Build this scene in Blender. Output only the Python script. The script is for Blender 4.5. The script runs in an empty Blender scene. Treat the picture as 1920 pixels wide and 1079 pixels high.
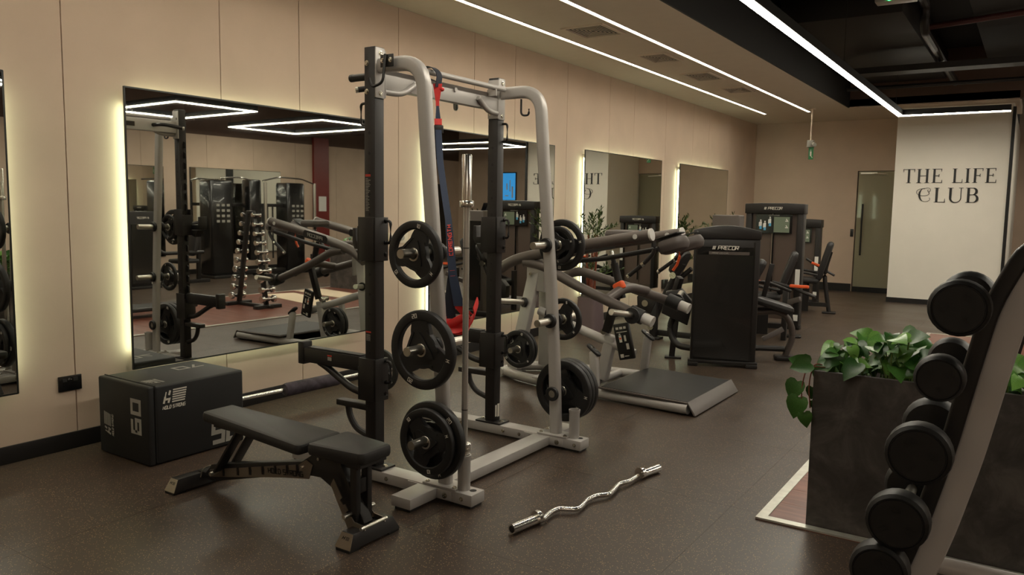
import bpy, bmesh, math, random
from mathutils import Vector, Matrix, Euler, Quaternion
PI = math.pi
scene = bpy.context.scene
COL = scene.collection
random.seed(7)

# ------------------------------------------------------------------ camera, world, light level
F_PX, YAW, PITCH, ROLL = 1472.48, 0.585039884, 0.101713896, -0.0154534978
CAM = Vector((4.9517, 0.0, 1.55))
def make_camera():
    cy, sy, cp, sp = math.cos(YAW), math.sin(YAW), math.cos(PITCH), math.sin(PITCH)
    fwd = Vector((-sy*cp, cy*cp, -sp)); right = Vector((cy, sy, 0)); down = fwd.cross(right)
    r = right*math.cos(ROLL) + down*math.sin(ROLL)
    d = -right*math.sin(ROLL) + down*math.cos(ROLL)
    m = Matrix((r, -d, -fwd)).transposed().to_4x4(); m.translation = CAM
    cam = bpy.data.cameras.new('camera'); cam.sensor_width = 36.0; cam.sensor_fit = 'HORIZONTAL'
    cam.lens = F_PX/1920*36.0; cam.clip_start = 0.05; cam.clip_end = 100
    o = bpy.data.objects.new('camera', cam); o.matrix_world = m; COL.objects.link(o); scene.camera = o
make_camera()
world = bpy.data.worlds.new('world'); scene.world = world; world.use_nodes = True
world.node_tree.nodes['Background'].inputs[0].default_value = (0.02, 0.017, 0.014, 1)
world.node_tree.nodes['Background'].inputs[1].default_value = 0.25
scene.view_settings.view_transform = 'Standard'; scene.view_settings.look = 'None'
scene.view_settings.gamma = 1.0; scene.view_settings.use_curve_mapping = False
scene.view_settings.exposure = 0.95
LED_HANG, LED_SOFFIT, LED_MIRROR = 27.0, 11.5, 9.0

# ------------------------------------------------------------------ materials
MATS = {}
def srgb(r, g, b):
    f = lambda c: (c/255/12.92) if c/255 <= .04045 else ((c/255+.055)/1.055)**2.4
    return (f(r), f(g), f(b), 1)
def mat(name, rgb, rough=0.5, metal=0.0, spec=0.5, emit=0.0, coat=0.0, vary=0.0, vscale=6.0, bump=0.0, bscale=300.0, coords='Object'):
    if name in MATS: return MATS[name]
    m = bpy.data.materials.new(name); m.use_nodes = True
    nt = m.node_tree; b = nt.nodes['Principled BSDF']
    b.inputs['Base Color'].default_value = srgb(*rgb); b.inputs['Roughness'].default_value = rough
    b.inputs['Metallic'].default_value = metal; b.inputs['Specular IOR Level'].default_value = spec
    b.inputs['Coat Weight'].default_value = coat
    if emit:
        b.inputs['Emission Color'].default_value = srgb(*rgb); b.inputs['Emission Strength'].default_value = emit
    if vary or bump:
        tc = nt.nodes.new('ShaderNodeTexCoord')
    if vary:
        n = nt.nodes.new('ShaderNodeTexNoise'); n.inputs['Scale'].default_value = vscale; n.inputs['Detail'].default_value = 6
        nt.links.new(tc.outputs[coords], n.inputs['Vector'])
        r = nt.nodes.new('ShaderNodeValToRGB')
        c = srgb(*rgb)
        r.color_ramp.elements[0].position = .3; r.color_ramp.elements[1].position = .7
        r.color_ramp.elements[0].color = tuple(min(1, x*(1-vary)) for x in c[:3])+(1,)
        r.color_ramp.elements[1].color = tuple(min(1, x*(1+vary)) for x in c[:3])+(1,)
        nt.links.new(n.outputs['Fac'], r.inputs['Fac']); nt.links.new(r.outputs['Color'], b.inputs['Base Color'])
    if bump:
        n2 = nt.nodes.new('ShaderNodeTexNoise'); n2.inputs['Scale'].default_value = bscale; n2.inputs['Detail'].default_value = 3
        nt.links.new(tc.outputs[coords], n2.inputs['Vector'])
        bp = nt.nodes.new('ShaderNodeBump'); bp.inputs['Strength'].default_value = bump; bp.inputs['Distance'].default_value = .002
        nt.links.new(n2.outputs['Fac'], bp.inputs['Height']); nt.links.new(bp.outputs['Normal'], b.inputs['Normal'])
    MATS[name] = m
    return m
def ramp_node(nt, stops):
    r = nt.nodes.new('ShaderNodeValToRGB'); e = r.color_ramp.elements
    while len(e) < len(stops): e.new(.5)
    for el, (p, c) in zip(e, stops): el.position = p; el.color = c
    return r
def rubber_floor():
    m = bpy.data.materials.new('speckled_rubber'); m.use_nodes = True; nt = m.node_tree; b = nt.nodes['Principled BSDF']
    g = nt.nodes.new('ShaderNodeNewGeometry')
    v = nt.nodes.new('ShaderNodeTexVoronoi'); v.inputs['Scale'].default_value = 150; v.feature = 'F1'
    nt.links.new(g.outputs['Position'], v.inputs['Vector'])
    dot = ramp_node(nt, [(.0, (1,1,1,1)), (.24, (1,1,1,1)), (.34, (0,0,0,1))]); nt.links.new(v.outputs['Distance'], dot.inputs['Fac'])
    sep = nt.nodes.new('ShaderNodeSeparateColor'); nt.links.new(v.outputs['Color'], sep.inputs['Color'])
    pick = ramp_node(nt, [(.72, (0,0,0,1)), (.76, (1,1,1,1))]); nt.links.new(sep.outputs['Red'], pick.inputs['Fac'])
    mul = nt.nodes.new('ShaderNodeMath'); mul.operation = 'MULTIPLY'
    nt.links.new(dot.outputs['Color'], mul.inputs[0]); nt.links.new(pick.outputs['Color'], mul.inputs[1])
    n = nt.nodes.new('ShaderNodeTexNoise'); n.inputs['Scale'].default_value = 1.6; n.inputs['Detail'].default_value = 7
    nt.links.new(g.outputs['Position'], n.inputs['Vector'])
    base = ramp_node(nt, [(.3, srgb(57,47,40)), (.7, srgb(67,55,47))]); nt.links.new(n.outputs['Fac'], base.inputs['Fac'])
    mix = nt.nodes.new('ShaderNodeMix'); mix.data_type = 'RGBA'
    nt.links.new(mul.outputs[0], mix.inputs['Factor']); nt.links.new(base.outputs['Color'], mix.inputs[6]); mix.inputs[7].default_value = srgb(178,146,104)
    nt.links.new(mix.outputs[2], b.inputs['Base Color'])
    rr = ramp_node(nt, [(.3, (.34,.34,.34,1)), (.7, (.44,.44,.44,1))]); nt.links.new(n.outputs['Fac'], rr.inputs['Fac'])
    nt.links.new(rr.outputs['Color'], b.inputs['Roughness'])
    n3 = nt.nodes.new('ShaderNodeTexNoise'); n3.inputs['Scale'].default_value = 420
    nt.links.new(g.outputs['Position'], n3.inputs['Vector'])
    bp = nt.nodes.new('ShaderNodeBump'); bp.inputs['Strength'].default_value = .12; bp.inputs['Distance'].default_value = .001
    nt.links.new(n3.outputs['Fac'], bp.inputs['Height']); nt.links.new(bp.outputs['Normal'], b.inputs['Normal'])
    b.inputs['Specular IOR Level'].default_value = .5
    MATS['floor'] = m
rubber_floor()
def wood_mat():
    m = bpy.data.materials.new('red_wood'); m.use_nodes = True; nt = m.node_tree; b = nt.nodes['Principled BSDF']
    g = nt.nodes.new('ShaderNodeNewGeometry'); mp = nt.nodes.new('ShaderNodeMapping'); mp.inputs['Scale'].default_value = (1.2, 14, 5)
    oi = nt.nodes.new('ShaderNodeObjectInfo')
    add = nt.nodes.new('ShaderNodeVectorMath'); add.operation = 'ADD'
    nt.links.new(g.outputs['Position'], add.inputs[0]); nt.links.new(oi.outputs['Random'], add.inputs[1])
    nt.links.new(add.outputs[0], mp.inputs['Vector'])
    n = nt.nodes.new('ShaderNodeTexNoise'); n.inputs['Scale'].default_value = 1.5; n.inputs['Detail'].default_value = 6; n.inputs['Distortion'].default_value = .6
    nt.links.new(mp.outputs[0], n.inputs['Vector'])
    r = ramp_node(nt, [(.3, srgb(104,60,50)), (.55, srgb(132,82,68)), (.75, srgb(150,98,80))]); nt.links.new(n.outputs['Fac'], r.inputs['Fac'])
    nt.links.new(r.outputs['Color'], b.inputs['Base Color']); b.inputs['Roughness'].default_value = .3
    MATS['wood'] = m
wood_mat()
def slate_mat():
    m = bpy.data.materials.new('dark_slate'); m.use_nodes = True; nt = m.node_tree; b = nt.nodes['Principled BSDF']
    tc = nt.nodes.new('ShaderNodeTexCoord')
    n = nt.nodes.new('ShaderNodeTexNoise'); n.inputs['Scale'].default_value = 5.5; n.inputs['Detail'].default_value = 9; n.inputs['Roughness'].default_value = .65; n.inputs['Distortion'].default_value = .8
    nt.links.new(tc.outputs['Object'], n.inputs['Vector'])
    r = ramp_node(nt, [(.3, srgb(48,44,42)), (.5, srgb(72,67,64)), (.72, srgb(100,94,89))]); nt.links.new(n.outputs['Fac'], r.inputs['Fac'])
    nt.links.new(r.outputs['Color'], b.inputs['Base Color']); b.inputs['Roughness'].default_value = .55
    MATS['slate'] = m
slate_mat()
def leaf_mat(name, dark, light):
    m = bpy.data.materials.new(name); m.use_nodes = True; nt = m.node_tree; b = nt.nodes['Principled BSDF']
    tc = nt.nodes.new('ShaderNodeTexCoord'); oi = nt.nodes.new('ShaderNodeObjectInfo')
    w = nt.nodes.new('ShaderNodeTexNoise'); w.inputs['Scale'].default_value = 28; w.inputs['Detail'].default_value = 5
    nt.links.new(tc.outputs['Object'], w.inputs['Vector'])
    mx = nt.nodes.new('ShaderNodeMath'); mx.operation = 'MULTIPLY_ADD'; mx.inputs[1].default_value = .55
    nt.links.new(oi.outputs['Random'], mx.inputs[0])
    sc = nt.nodes.new('ShaderNodeMath'); sc.operation = 'MULTIPLY'; sc.inputs[1].default_value = .5
    nt.links.new(w.outputs['Fac'], sc.inputs[0]); nt.links.new(sc.outputs[0], mx.inputs[2])
    r = ramp_node(nt, [(.2, srgb(*dark)), (.55, srgb(*[(a+b_)//2 for a, b_ in zip(dark, light)])), (.8, srgb(*light))]); nt.links.new(mx.outputs[0], r.inputs['Fac'])
    nt.links.new(r.outputs['Color'], b.inputs['Base Color']); b.inputs['Roughness'].default_value = .35
    MATS[name] = m
leaf_mat('leaf', (24,66,20), (120,168,78)); leaf_mat('olive_leaf', (40,56,26), (98,114,52))
def m_emit(name, rgb, strength):
    m = bpy.data.materials.new(name); m.use_nodes = True; nt = m.node_tree; nt.nodes.clear()
    e = nt.nodes.new('ShaderNodeEmission'); e.inputs[0].default_value = srgb(*rgb); e.inputs[1].default_value = strength
    o = nt.nodes.new('ShaderNodeOutputMaterial'); nt.links.new(e.outputs[0], o.inputs[0]); MATS[name] = m
m_emit('led', (255,246,226), LED_HANG); m_emit('led_soffit', (255,246,224), LED_SOFFIT); m_emit('led_mirror', (234,255,216), LED_MIRROR)
mat('wall', (199,177,157), .75, vary=.05, vscale=2.2, bump=.15, bscale=60)
mat('wall_shade_brown', (92,72,61), .8, vary=.03); mat('white_wall', (236,230,218), .7, vary=.02, vscale=3)  # the dark brown puts the shade above the hanging lights into the colour
mat('soffit', (202,186,168), .8, vary=.02); mat('black_paint', (20,18,17), .7); mat('dark_ceiling', (19,17,16), .85)
mat('duct', (34,30,28), .6, .2); mat('baseboard', (24,21,20), .45); mat('mirror', (226,228,222), .012, 1.0)
mat('mirror_edge', (28,30,28), .3); mat('frame_black', (20,19,18), .35)
mat('silver', (176,172,168), .4, .3, vary=.03, vscale=9, bump=.04, bscale=500); mat('rack_grey', (196,189,184), .45, .1, bump=.04, bscale=500); mat('silver_dark', (112,106,103), .42, .35)
mat('graphite', (92,84,80), .4, .35, bump=.04, bscale=500); mat('black_metal', (36,33,32), .42, .2, bump=.05, bscale=500)
mat('black_gloss', (20,19,19), .22, coat=.3); mat('black_plastic', (34,32,31), .5); mat('rubber', (25,24,24), .5, bump=.06, bscale=300)
mat('cap_grey', (196,193,188), .4); mat('vinyl', (33,31,30), .52, bump=.12, bscale=420); mat('vinyl_dark', (34,32,32), .48, bump=.12, bscale=420); mat('pad_grey', (82,74,71), .5)
mat('chrome', (226,224,218), .2, 1.0); mat('steel', (206,202,192), .3, 1.0); mat('steel_plate', (150,140,128), .3, .9)
mat('bar_steel', (196,193,187), .26, .7); mat('bolt', (200,196,184), .22, 1.0); mat('white_print', (214,208,196), .6); mat('grey_print', (150,146,138), .6)
mat('paper', (228,226,220), .7); mat('red_label', (190,60,44), .6); mat('orange', (232,92,40), .45); mat('red', (214,44,40), .55, vary=.06, vscale=30)
mat('navy', (40,52,76), .7, bump=.2, bscale=700); mat('navy_dark', (24,28,42), .7, bump=.2, bscale=700); mat('red_print', (222,78,66), .6)
mat('pot', (104,88,90), .55); mat('soil', (40,30,24), .9); mat('bark', (124,66,46), .8, vary=.25, vscale=30); mat('stem', (96,120,52), .6)
mat('camo', (58,50,58), .8, vary=.55, vscale=16); mat('alu', (206,206,196), .38, .6, vary=.1, vscale=20); mat('mat_cream', (226,206,178), .8)
mat('red_panel', (116,34,28), .4, vary=.08, vscale=3); mat('glass_smoke', (60,56,52), .08); mat('stack_front', (30,29,28), .18, coat=.2)
mat('panel_brown', (92,78,70), .4); mat('screen_blue', (58,150,220), .4, emit=.45); mat('screen_dark', (16,18,22), .15); mat('green_sign', (34,104,58), .4, emit=.03)
mat('box_black', (23,22,22), .58, vary=.08, vscale=5, bump=.1, bscale=260); mat('pipe_red', (62,18,15), .6); mat('blue_print', (90,170,215), .5); mat('green_card', (112,124,106), .4)
mat('green_light', (60,255,120), .4, emit=6); mat('towel', (60,66,86), .9, vary=.6, vscale=60)
def glass_mat(name, rgb, alpha):
    m = bpy.data.materials.new(name); m.use_nodes = True; nt = m.node_tree; b = nt.nodes['Principled BSDF']
    b.inputs['Base Color'].default_value = srgb(*rgb); b.inputs['Roughness'].default_value = .05; b.inputs['Alpha'].default_value = alpha
    MATS[name] = m
glass_mat('door_glass', (158,152,128), .82); glass_mat('smoke_glass', (26,25,24), .8)

# ------------------------------------------------------------------ mesh helpers
V = Vector
class MB:
    """collects vertices and faces in world coordinates (or a thing's own, when it is copied)"""
    def __init__(self): self.v = []; self.f = []
    def add(self, vs, fs):
        n = len(self.v); self.v += [V(p) for p in vs]; self.f += [tuple(i+n for i in f) for f in fs]; return self
    def box(self, x0, x1, y0, y1, z0, z1):
        return self.add([(x0,y0,z0),(x1,y0,z0),(x1,y1,z0),(x0,y1,z0),(x0,y0,z1),(x1,y0,z1),(x1,y1,z1),(x0,y1,z1)],
                        [(0,3,2,1),(4,5,6,7),(0,1,5,4),(1,2,6,5),(2,3,7,6),(3,0,4,7)])
    def bar(self, p0, p1, w, h, up=(0,0,1)):
        """rectangular bar from p0 to p1: w across, h along up"""
        return self.sweep([p0, p1], [(-w/2,-h/2),(w/2,-h/2),(w/2,h/2),(-w/2,h/2)], up)
    def sweep(self, pts, prof, up=(0,0,1), scale=None):
        pts = [V(p) for p in pts]; up = V(up); n = len(prof); vs = []
        for i, p in enumerate(pts):
            t = ((pts[i]-pts[i-1]).normalized() if i else V((0,0,0))) + ((pts[i+1]-pts[i]).normalized() if i < len(pts)-1 else V((0,0,0)))
            t.normalize(); s = t.cross(up)
            if s.length < 1e-4: s = t.cross(V((1,0,0)))
            s.normalize(); u = s.cross(t).normalized()
            k = 1.0
            if 0 < i < len(pts)-1:
                a = (pts[i]-pts[i-1]).normalized(); c = max(.5, math.sqrt(max(0,(1+a.dot((pts[i+1]-pts[i]).normalized()))/2))); k = 1/c
            q = 1 if scale is None else scale[i]
            vs += [p + s*(a_*q) + u*(b_*q*(k if len(pts) < 6 else 1)) for a_, b_ in prof]
        fs = []
        for i in range(len(pts)-1):
            for j in range(n):
                k = (j+1) % n; fs.append((i*n+j, i*n+k, (i+1)*n+k, (i+1)*n+j))
        fs += [tuple(range(n-1,-1,-1)), tuple((len(pts)-1)*n+j for j in range(n))]
        return self.add(vs, fs)
    def tube(self, pts, r, seg=12, up=(0,0,1), scale=None):
        return self.sweep(pts, [(r*math.cos(2*PI*j/seg), r*math.sin(2*PI*j/seg)) for j in range(seg)], up, scale)
    def cyl(self, p0, p1, r, seg=20, r1=None):
        p0 = V(p0); p1 = V(p1); return self.tube([p0, p1], r, seg, up=(0,0,1) if abs((p1-p0).normalized().z) < .9 else (1,0,0), scale=[1, 1 if r1 is None else r1/r])
    def lathe(self, prof, origin=(0,0,0), axis=(0,1,0), seg=32, closed=True):
        """prof: (radius, along-axis) pairs, joined into a ring (closed) or an open profile"""
        o = V(origin); a = V(axis).normalized(); s = a.cross(V((0,0,1)));
        if s.length < .01: s = V((1,0,0))
        s.normalize(); t = a.cross(s); n = len(prof); vs = []
        for j in range(seg):
            c, d = math.cos(2*PI*j/seg), math.sin(2*PI*j/seg)
            vs += [o + a*h + (s*c+t*d)*r for r, h in prof]
        fs = []; m = n if closed else n-1
        for j in range(seg):
            k = (j+1) % seg
            for i in range(m):
                l = (i+1) % n; fs.append((j*n+i, j*n+l, k*n+l, k*n+i))
        if not closed:
            fs += [tuple(j*n for j in range(seg)), tuple(j*n+n-1 for j in range(seg-1,-1,-1))]
        return self.add(vs, fs)
    def prism(self, poly, origin, ux, uy, th):
        """polygon (2d) in the plane origin+ux*a+uy*b, extruded by th along ux x uy"""
        o = V(origin); ux = V(ux); uy = V(uy); n = ux.cross(uy).normalized()*th; m = len(poly)
        vs = [o+ux*a+uy*b for a, b in poly]; vs += [p+n for p in vs]
        return self.add(vs, [tuple(range(m-1,-1,-1)), tuple(range(m,2*m))] + [(i,(i+1)%m,(i+1)%m+m,i+m) for i in range(m)])
    def ball(self, c, r, seg=12, sc=(1,1,1)):
        rings = seg//2; vs = []; fs = []; c = V(c)
        for i in range(rings+1):
            a = PI*i/rings
            for j in range(seg):
                b = 2*PI*j/seg; vs.append(c+V((r*sc[0]*math.sin(a)*math.cos(b), r*sc[1]*math.sin(a)*math.sin(b), r*sc[2]*math.cos(a))))
        for i in range(rings):
            for j in range(seg):
                k = (j+1) % seg; fs.append((i*seg+j, (i+1)*seg+j, (i+1)*seg+k, i*seg+k))
        return self.add(vs, fs)
    def rbox(self, x0, x1, y0, y1, z0, z1, r=.02, n=4):
        """cushion: a box with rounded corners seen from above and softened top and bottom rims"""
        r = min(r, (x1-x0)/2.01, (y1-y0)/2.01); e = min(r*.6, (z1-z0)/2.01)
        ring = lambda d: [(cx+(r-d)*math.cos(a), cy+(r-d)*math.sin(a)) for cx, cy, a0 in ((x1-r,y1-r,0),(x0+r,y1-r,PI/2),(x0+r,y0+r,PI),(x1-r,y0+r,1.5*PI)) for a in [a0+PI/2*k/n for k in range(n+1)]]
        lev = [(z0, e), (z0+e*.3, e*.3), (z0+e, 0), (z1-e, 0), (z1-e*.3, e*.3), (z1, e)]
        vs = []; m = 4*(n+1)
        for z, d in lev: vs += [(x, y, z) for x, y in ring(min(d, r*.95))]
        fs = [(i*m+j, i*m+(j+1) % m, (i+1)*m+(j+1) % m, (i+1)*m+j) for i in range(5) for j in range(m)]
        fs += [tuple(range(m-1,-1,-1)), tuple(5*m+j for j in range(m))]
        return self.add(vs, fs)
    def xf(self, M, start=0):
        self.v[start:] = [M @ p for p in self.v[start:]]; return self
def fillet(pts, r, n=6):
    """round the inner corners of a polyline"""
    P = [V(p) for p in pts]; out = [P[0]]
    for i in range(1, len(P)-1):
        a = (P[i-1]-P[i]); b = (P[i+1]-P[i]); d = min(r, a.length*.48, b.length*.48)
        s = P[i]+a.normalized()*d; e = P[i]+b.normalized()*d
        for k in range(n+1):
            t = k/n; out.append(s*(1-t)**2 + P[i]*2*t*(1-t) + e*t*t)
    return out+[P[-1]]
def rot(axis, a): return Matrix.Rotation(a, 4, axis)
def frame_m(origin, x, y):
    x = V(x).normalized(); y = V(y).normalized(); z = x.cross(y).normalized(); y = z.cross(x)
    m = Matrix((x, y, z)).transposed().to_4x4(); m.translation = V(origin); return m

# ------------------------------------------------------------------ objects
SPLIT = {'light_strip','rubber_collar','rubber_foot','bolt','hole','end_plate','joint_plate','storage_peg','tower_foot','knob','sleeve','collar','knurling','knurl_ring','hanging_strap','base_rail','base_tube','column_foot','arm_cap','handle_cap','seat_pin','hanging_vine','card_figure','warning_label','window_frame','side_label','adjuster_strut','switch','seat_bolt','frame_trim'}
def islands(mb):
    par = list(range(len(mb.v)))
    def find(a):
        while par[a] != a: par[a] = par[par[a]]; a = par[a]
        return a
    for f in mb.f:
        r = find(f[0])
        for i in f[1:]: par[find(i)] = r
    out = {}
    for f in mb.f: out.setdefault(find(f[0]), []).append(f)
    res = []
    for fs in out.values():
        ids = sorted({i for f in fs for i in f}); k = {i: n for n, i in enumerate(ids)}
        m = MB(); m.v = [mb.v[i] for i in ids]; m.f = [tuple(k[i] for i in f) for f in fs]; res.append(m)
    return res
def obj(name, mb, material, parent=None, smooth=35, bevel=0.0, seg=2, label=None):
    if name in SPLIT:
        parts = islands(mb)
        if len(parts) > 1: return [obj_one(name, q, material, parent, smooth, bevel, seg, label) for q in parts][0]
    return obj_one(name, mb, material, parent, smooth, bevel, seg, label)
def obj_one(name, mb, material, parent=None, smooth=35, bevel=0.0, seg=2, label=None):
    me = bpy.data.meshes.new(name)
    off = V((0,0,0))
    if parent is not None:
        q = parent
        while q is not None: off += q.location; q = q.parent
    me.from_pydata([p-off for p in mb.v], [], mb.f); me.update()
    bm = bmesh.new(); bm.from_mesh(me); bmesh.ops.recalc_face_normals(bm, faces=bm.faces)
    if bevel:
        ed = [e for e in bm.edges if len(e.link_faces) == 2 and e.calc_face_angle(0) > math.radians(50)]
        bmesh.ops.bevel(bm, geom=ed, offset=bevel, offset_type='OFFSET', segments=seg, profile=.5, affect='EDGES', clamp_overlap=True)
    bm.to_mesh(me); bm.free()
    if smooth: me.shade_smooth(); me.set_sharp_from_angle(angle=math.radians(smooth))
    me.materials.append(MATS[material])
    o = bpy.data.objects.new(name, me); COL.objects.link(o)
    if parent is not None: o.parent = parent
    if label: o['label'] = label
    return o
def tag(o, label, cat, group=None, kind=None):
    if label: o['label'] = label
    if cat: o['category'] = cat
    if group: o['group'] = group
    if kind: o['kind'] = kind
    return o
def thing(name, label, cat, loc=(0,0,0), group=None, rotz=0.0):
    o = bpy.data.objects.new(name, None); COL.objects.link(o); o.location = loc; o.rotation_euler = (0,0,rotz); o.empty_display_size = .1
    return tag(o, label, cat, group)
def struct(name, mb, material, parent=None, **k):
    o = obj(name, mb, material, parent, **k)
    if parent is None: o['kind'] = 'structure'
    return o
def copy_tree(o, parent=None):
    c = o.copy(); COL.objects.link(c)
    if parent is not None: c.parent = parent
    for ch in list(o.children): copy_tree(ch, c)
    return c
def put(name, mesh_src, loc, parent, rotm=None):
    """another object with the mesh of mesh_src"""
    o = bpy.data.objects.new(name, mesh_src.data); COL.objects.link(o); o.parent = parent; o.location = loc
    if rotm is not None: o.rotation_euler = rotm
    return o

# ------------------------------------------------------------------ stroke lettering (flat print with a hair of thickness)
G = {'0':[[(0,0),(1,0),(1,1),(0,1),(0,0),(1,0)]], '1':[[(.3,.8),(.55,1),(.55,0)]], '2':[[(0,1),(1,1),(1,.5),(0,.5),(0,0),(1,0)]],
 '3':[[(0,1),(1,1),(1,0),(0,0)],[(.3,.5),(1,.5)]], '5':[[(1,1),(0,1),(0,.5),(1,.5),(1,0),(0,0)]], '6':[[(1,1),(0,1),(0,0),(1,0),(1,.5),(0,.5)]], '7':[[(0,1),(1,1),(.35,0)]],
 'A':[[(0,0),(.5,1),(1,0)],[(.2,.35),(.8,.35)]], 'B':[[(0,0),(0,1),(.9,1),(.9,.5),(0,.5)],[(.9,.5),(1,.4),(1,0),(0,0)]], 'C':[[(1,1),(0,1),(0,0),(1,0)]],
 'D':[[(0,0),(0,1),(.75,1),(1,.75),(1,.25),(.75,0),(0,0),(0,1)]], 'E':[[(1,1),(0,1),(0,0),(1,0)],[(0,.5),(.85,.5)]], 'G':[[(1,1),(0,1),(0,0),(1,0),(1,.5),(.5,.5)]],
 'H':[[(0,0),(0,1)],[(1,0),(1,1)],[(0,.5),(1,.5)]], 'I':[[(.5,0),(.5,1)]], 'K':[[(0,0),(0,1)],[(1,1),(0,.5),(1,0)]], 'L':[[(0,1),(0,0),(1,0)]], 'M':[[(0,0),(0,1),(.5,.45),(1,1),(1,0)]],
 'N':[[(0,0),(0,1),(1,0),(1,1)]], 'O':[[(0,0),(1,0),(1,1),(0,1),(0,0),(1,0)]], 'P':[[(0,0),(0,1),(1,1),(1,.45),(0,.45)]], 'R':[[(0,0),(0,1),(1,1),(1,.5),(0,.5)],[(.5,.5),(1,0)]],
 'S':[[(1,1),(0,1),(0,.5),(1,.5),(1,0),(0,0)]], 'T':[[(0,1),(1,1)],[(.5,1),(.5,0)]], 'U':[[(0,1),(0,0),(1,0),(1,1)]], 'X':[[(0,0),(1,1)],[(0,1),(1,0)]], 'W':[[(0,1),(.25,0),(.5,.6),(.75,0),(1,1)]],
 '/':[[(0,0),(1,1)]], '.':[[(.4,0),(.6,0)]], ' ':[]}
def stroke(mb, line, w, M, th):
    """flat thick polyline with mitred joints; a line whose first two points recur at its end is a closed ring"""
    line = list(line); ring = len(line) > 3 and line[0] == line[-2] and line[1] == line[-1]
    if ring: line = line[:-2]
    P = [V((a, b, 0)) for a, b in line]; L = []; R = []; N = len(P)
    for i, p in enumerate(P):
        a = (P[i]-P[i-1]).normalized() if (i or ring) else (P[1]-P[0]).normalized()
        b = (P[(i+1) % N]-P[i]).normalized() if (i < N-1 or ring) else a
        n = V((-(a+b).y, (a+b).x, 0))
        if n.length < .2: n = V((-a.y, a.x, 0))
        n.normalize(); k = w/2/max(.35, n.dot(V((-a.y, a.x, 0))))
        L.append(p+n*k); R.append(p-n*k)
    for i in range(N if ring else N-1):
        j = (i+1) % N
        q = [L[i], R[i], R[j], L[j]]
        t = [M @ p for p in q] + [M @ (p+V((0,0,th))) for p in q]
        mb.add(t, [(0,1,2,3),(7,6,5,4),(0,4,5,1),(1,5,6,2),(2,6,7,3),(3,7,4,0)])
def write(mb, text, M, h, w=None, gap=None, weight=None, th=.0012, slant=0.0, center=True):
    """stroke text in the xy plane of M, baseline at y=0"""
    w = w or h*.6; gap = gap if gap is not None else h*.28; weight = weight or h*.16
    total = sum((w*(.35 if c in 'I1. ' else 1))+gap for c in text)-gap; x = -total/2 if center else 0
    for c in text:
        cw = w*(.35 if c in 'I1. ' else 1)
        for q, line in enumerate(G.get(c, [])):
            stroke(mb, [(x+a*cw+slant*b*h, b*h) for a, b in line], weight, M, th*(1+.25*q))
        x += cw+gap
    return mb

# ================================================================== the setting
RX, BY, FY, DY, CZ = 10.7, -3.0, 16.6, 21.0, 3.34      # opposite wall, back wall, far wall, deep end, soffit
# floor: slab and rubber tiles
fl = struct('floor', MB().box(-.15, RX+.15, BY-.15, DY+.15, -.12, -.02), 'black_paint')
TW = 1.2; tile0 = None
PX0, PX1, PY0, PY1 = 3.875, 6.5, 3.885, 11.42         # wooden platform
for i in range(-1, 9):
    for j in range(-6, 16):
        x0, y0 = i*TW+.12, j*TW+1.58+TW
        x1, y1 = min(x0+TW, RX), min(y0+TW, DY); x0, y0 = max(x0, 0), max(y0, BY)
        if x1-x0 < .02 or y1-y0 < .02: continue
        full = abs(x1-x0-TW) < 1e-6 and abs(y1-y0-TW) < 1e-6
        if full and tile0 is not None:
            put('rubber_tile', tile0, (x0, y0, 0), fl); continue
        g = .0005
        m = MB().box(x0+g, x1-g, y0+g, y1-g, -.02, 0)
        if full:
            m = MB().box(g, TW-g, g, TW-g, -.02, 0); tile0 = obj('rubber_tile', m, 'floor', fl, smooth=0); tile0.location = (x0, y0, 0)
        else: obj('rubber_tile', m, 'floor', fl, smooth=0)
# wooden platform let into the floor (planks on a thin base), with aluminium edging
pf = struct('floor_platform', MB().box(PX0, PX1, PY0, PY1, .0005, .004), 'wood', smooth=0)
pw = .235; n = int((PY1-PY0-.1)/pw)
for k in range(n):
    y = PY0+.05+k*(PY1-PY0-.1)/n
    obj('plank', MB().box(PX0+.05, PX1-.05, y+.0008, y+(PY1-PY0-.1)/n-.0008, .004, .009), 'wood', pf, smooth=0)
def trim(n_, x0, x1, y0, y1, z0, z1, m): return struct('trim_%d' % n_, MB().box(x0, x1, y0, y1, z0, z1), m, smooth=0)
trim(1, PX0, PX0+.05, PY0, PY1, .004, .013, 'alu'); trim(2, PX1-.05, PX1, PY0, PY1, .004, .013, 'alu')
trim(3, PX0+.05, PX1-.05, PY0, PY0+.05, .004, .013, 'alu'); trim(4, PX0+.05, PX1-.05, PY1-.05, PY1, .004, .013, 'alu')
# left wall with upright panels
wl = struct('wall_left', MB().box(-.2, -.014, BY, FY, 0, CZ), 'wall', smooth=0)
seams = [BY, -1.9, -1.15, 0.0, 1.42, 2.53, 3.64, 4.37, 5.54, 6.71, 7.48, 8.66, 9.83, 10.62, 11.80, 12.98, 13.76, 14.93, FY]
for a, b in zip(seams, seams[1:]):
    obj('wall_panel', MB().box(-.014, 0, a+.003, b-.003, .0, CZ), 'wall', wl, smooth=0, bevel=.002, seg=1)
struct('baseboard_left', MB().box(0, .016, BY, FY-.02, 0, .105), 'baseboard', bevel=.003)
struct('wall_back', MB().box(-.2, RX+.2, BY-.2, BY, 0, 4.3), 'wall', smooth=0)
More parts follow.
